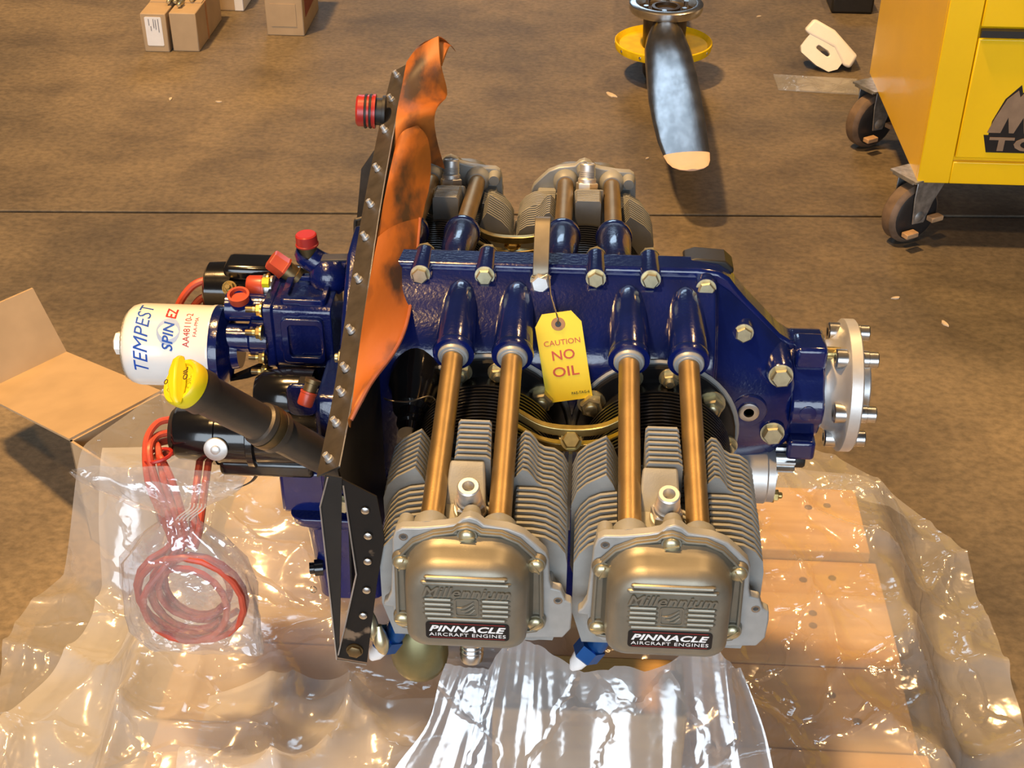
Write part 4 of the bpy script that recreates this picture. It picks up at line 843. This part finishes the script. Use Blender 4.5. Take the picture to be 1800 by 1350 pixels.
def blade(sgn):
    # (distance, chord, left edge offset, thickness, twist)
    S = [(.05,.085,0,.085,0),(.12,.112,0,.075,.05),(.18,.128,.0,.052,.30),(.26,.134,.002,.034,.38),(.38,.137,.004,.026,.36),(.52,.136,.006,.020,.30),(.66,.130,.010,.016,.25),(.78,.120,.014,.012,.21),(.86,.108,.019,.010,.19)]
    E = [(.90,.098,.022,.008,.18),(.925,.082,.025,.007,.18),(.94,.056,.027,.006,.18),(.946,.025,.028,.005,.18)]
    def ring(d, ch, off, th, tw):
        r = []
        for i in range(22):
            a = 2*PI*i/22; x = math.cos(a)*ch/2; z = math.sin(a)*th/2*(1.35 if math.sin(a) > 0 else .65)
            r.append(V((hx+(off+x*math.cos(tw)-z*math.sin(tw))*(1 if sgn < 0 else -1), hy+sgn*d, FZ+.150+(x*math.sin(tw)*.55+z*math.cos(tw)))))
        return r
    return MB().loft([ring(*s_) for s_ in S]), MB().loft([ring(*s_) for s_ in [S[-1]]+E])
for sg in (-1,1):
    a, b = blade(sg); bl = part('blade', a, 'blade_metal', PR, ang=60); part('painted_tip', b, 'blade_tip', bl, ang=60)
sp = part('spinner_plate', MB().lathe((hx,hy+.01,FZ+.088), (0,0,1), [(0,.136),(.012,.139),(.022,.139),(.024,.136),(.012,.126),(.010,.06)], 56, False, False), 'spinner_yellow', PR)
for k in range(12): a = 2*PI*k/12; inst('rivet', DOME, sp, (hx+.139*math.cos(a),hy+.01+.139*math.sin(a),FZ+.100), (math.cos(a),math.sin(a),0))

# ================================================================== tool cabinet
TX, TY, TZ, TD_, TW, TH = .762, 1.485, -.437, .655, .75, .85
tbx = thing('tool_cabinet', 'tall yellow steel rolling tool cabinet with drawers, at the right edge', 'tool cabinet', (TX+TW/2,TY+TD_/2,FZ))
part('body', MB().box(TX,TX+TW,TY+.012,TY+TD_,TZ,TZ+TH), 'tool_yellow', tbx, bevel=.004)
part('stile', MB().box(TX,TX+.070,TY,TY+.014,TZ,TZ+TH), 'tool_yellow', tbx, bevel=.002)
part('stile', MB().box(TX+TW-.07,TX+TW,TY,TY+.014,TZ,TZ+TH), 'tool_yellow', tbx, bevel=.002)
part('bottom_rail', MB().box(TX+.070,TX+TW-.07,TY,TY+.014,TZ,TZ+.052), 'tool_yellow', tbx, bevel=.002)
zz = TZ+.062
for k, hgt in enumerate((.268,.16,.16,.16)):
    dr = part('drawer', MB().box(TX+.072,TX+TW-.072,TY-.002,TY+.012,zz,zz+hgt), 'tool_yellow', tbx, bevel=.003)
    part('drawer_pull', MB().loft([[(x,TY-.004,zz+hgt+.002),(x,TY-.012,zz+hgt+.006),(x,TY-.012,zz+hgt+.020),(x,TY-.002,zz+hgt+.022)] for x in (TX+.072,TX+TW-.072)]), 'matt_black', dr)
    zz += hgt+.024
part('rail_shadow_gap', MB().box(TX+.070,TX+TW-.07,TY+.0135,TY+.0145,TZ+.045,TZ+.070), 'matt_black', tbx)
lg = (TX+.122, TY-.0025, TZ)
def ln(*pts): return [(a, b) for a, b in pts]
back = ln((0,.118),(.010,.118),(.012,.150),(.030,.200),(.058,.232),(.064,.214),(.092,.255),(.12,.262),(.20,.262),(.27,.20),(.29,.118),(.30,.118),(.292,.078),(.012,.078))
lo_ = part('logo_plate', MB().prism(back, (lg[0],TY-.0020,TZ), (1,0,0), (0,0,1), (0,-.0012,0)), 'print_black', tbx)
front = MB()
front.prism(ln((.006,.124),(.016,.156),(.034,.200),(.054,.220),(.060,.205),(.088,.245),(.118,.254),(.118,.124),(.084,.124),(.076,.160),(.062,.124),(.052,.124),(.044,.160),(.034,.124)), (lg[0],TY-.0032,TZ), (1,0,0), (0,0,1), (0,-.0012,0))
front.prism(ln((.130,.124),(.158,.250),(.186,.246),(.210,.124),(.180,.124),(.176,.150),(.160,.150),(.156,.124)), (lg[0],TY-.0032,TZ), (1,0,0), (0,0,1), (0,-.0012,0))
front.prism(ln((.218,.124),(.214,.235),(.258,.200),(.280,.160),(.250,.160),(.248,.140),(.284,.140),(.284,.124)), (lg[0],TY-.0032,TZ), (1,0,0), (0,0,1), (0,-.0012,0))
put_text(front, text('TOOLS', .272, .032, 0, .03, 1.0), (lg[0]+.150,TY-.0032,TZ+.098), (1,0,0), (0,0,1), (0,-1,0), .0012)
part('logo_lettering', front, 'logo_bronze', lo_)
for (cx_, cy_, turn) in ((TX+.02,TY+.055,-1.02),(TX+.015,TY+TD_-.075,-1.0),(TX+TW-.06,TY+.055,.3),(TX+TW-.06,TY+TD_-.075,.3)):
    R_ = .071; ax = V((math.cos(turn),math.sin(turn),0)); fw_ = V((-math.sin(turn),math.cos(turn),0)); c = V((cx_-.012,cy_-.01,FZ+R_))
    wh = part('caster_wheel', MB().lathe(c-ax*.022, ax, [(0,.048),(.0,.060),(.004,.066),(.010,R_),(.034,R_),(.040,.066),(.044,.060),(.044,.048)], 36), 'rubber_brown', tbx)
    part('wheel_hub', MB().lathe(c-ax*.024, ax, [(-.003,.014),(-.003,.036),(-.001,.055),(.002,.060),(.046,.060),(.049,.055),(.051,.036),(.051,.014)], 30), 'wheel_black', wh)
    part('axle_cap', MB().lathe(c-ax*.036, ax, [(0,.008),(.006,.016),(.066,.016),(.072,.008)], 18), 'zinc', wh)
    fk = MB()
    for s_ in (-1,1):
        o_ = c+ax*(s_*.029)
        fk.prism([(-.018,-.016),(.016,-.018),(.034,.030),(.060,.070),(.066,.092),(-.022,.092),(-.024,.05)], o_, fw_, V((0,0,1)), ax*(.003*s_))
    fk.obox(c+V((0,0,.090))+fw_*.005, ax*.034, fw_*.045, V((0,0,.003)))
    part('caster_fork', fk, 'zinc', wh, bevel=.003)
    part('swivel_plate', MB().obox(c+V((0,0,.0945))+fw_*.01, ax*.042, fw_*.05, V((0,0,.0025))).cyl(c+V((0,0,.09))+fw_*.02, c+V((0,0,.0955))+fw_*.02, .03), 'zinc', wh)
    for s_, zz_ in ((-1,-.030),(1,-.004)): part('brake_pedal', MB().obox(c+ax*.046+fw_*(.034*s_)+V((0,0,zz_)), fw_*.017, ax*.010, V((0,0,.006))), 'pedal_tan', wh, bevel=.002)

# ================================================================== loose things by the cabinet
jx, jy = .735, 2.63
jg = thing('plastic_jug', 'white plastic jug with a moulded handle lying on the floor by the yellow cabinet', 'jug', (jx,jy,FZ))
ju = V((1,0,0)); jv = V((0,.50,.866)); JO = V((jx,jy-.03,FZ+.069))
part('body', MB().prism([(-.047,.079),(.013,.047),(.083,-.026),(.0625,-.062),(.042,-.056),(.012,-.002),(-.058,.031),(-.0755,.045)], JO, ju, jv, V((.012,.09,-.03))), 'jug_white', jg, bevel=.008, seg=3)
part('handle', MB().ringprism([(-.058,.033),(-.083,-.002),(-.081,-.02),(-.036,-.057),(0,-.075),(.026,-.067),(.044,-.041),(.018,-.006)], [(-.030,.002),(-.038,-.003),(-.037,-.008),(-.020,-.022),(-.006,-.031),(.000,-.030),(.003,-.024),(-.004,-.014)], JO+V((0,.004,0)), ju, jv, V((.004,.045,-.018))), 'jug_white', jg, bevel=.007, seg=3)
solo('plastic_strip', MB().prism([(.575,2.42),(.80,2.40),(.81,2.515),(.572,2.535)], (0,0,FZ+.001), (1,0,0), (0,1,0), (0,0,.004)), 'film_clear', (.69,2.47,FZ+.001), 'flat clear plastic strip on the floor in front of the white jug', 'plastic strip')
solo('black_case', MB().box(.815,.95,3.10,3.3,FZ,FZ+.06), 'matt_black', (.88,3.2,FZ), 'low black case on the floor behind the yellow cabinet', 'case', bevel=.008)
SCR = ['pale scrap of litter midway between the small boxes and the red cap', 'leftmost pale scrap on the concrete, below the labelled narrow box', 'small pale scrap on bare concrete behind the propeller flange',
       'curled pale scrap farthest right on the bare concrete', 'pale fleck near the top edge between propeller and white jug', 'long wood splinter beside the yellow spinner plate', 'tiny pale fleck just left of the propeller blade']
for k, (x, y, r) in enumerate([(-.987,2.225,.012),(-1.126,2.236,.014),(.702,1.253,.013),(.784,1.153,.016),(.579,3.05,.012),(.10,2.35,.03),(.19,1.93,.008)]):
    m = MB().prism([(math.cos(a+k)*r*.7*(1+.3*math.sin(3*a+k)), math.sin(a+k)*r*.3) for a in [2*PI*i/9 for i in range(9)]], (x,y,FZ+.0005), (math.cos(k*1.7),math.sin(k*1.7),0), (-math.sin(k*1.7),math.cos(k*1.7),0), (0,0,.003))
    solo('litter_scrap', m, 'scrap', (x,y,FZ+.0005), SCR[k], 'scrap', 'pale scraps on the concrete')
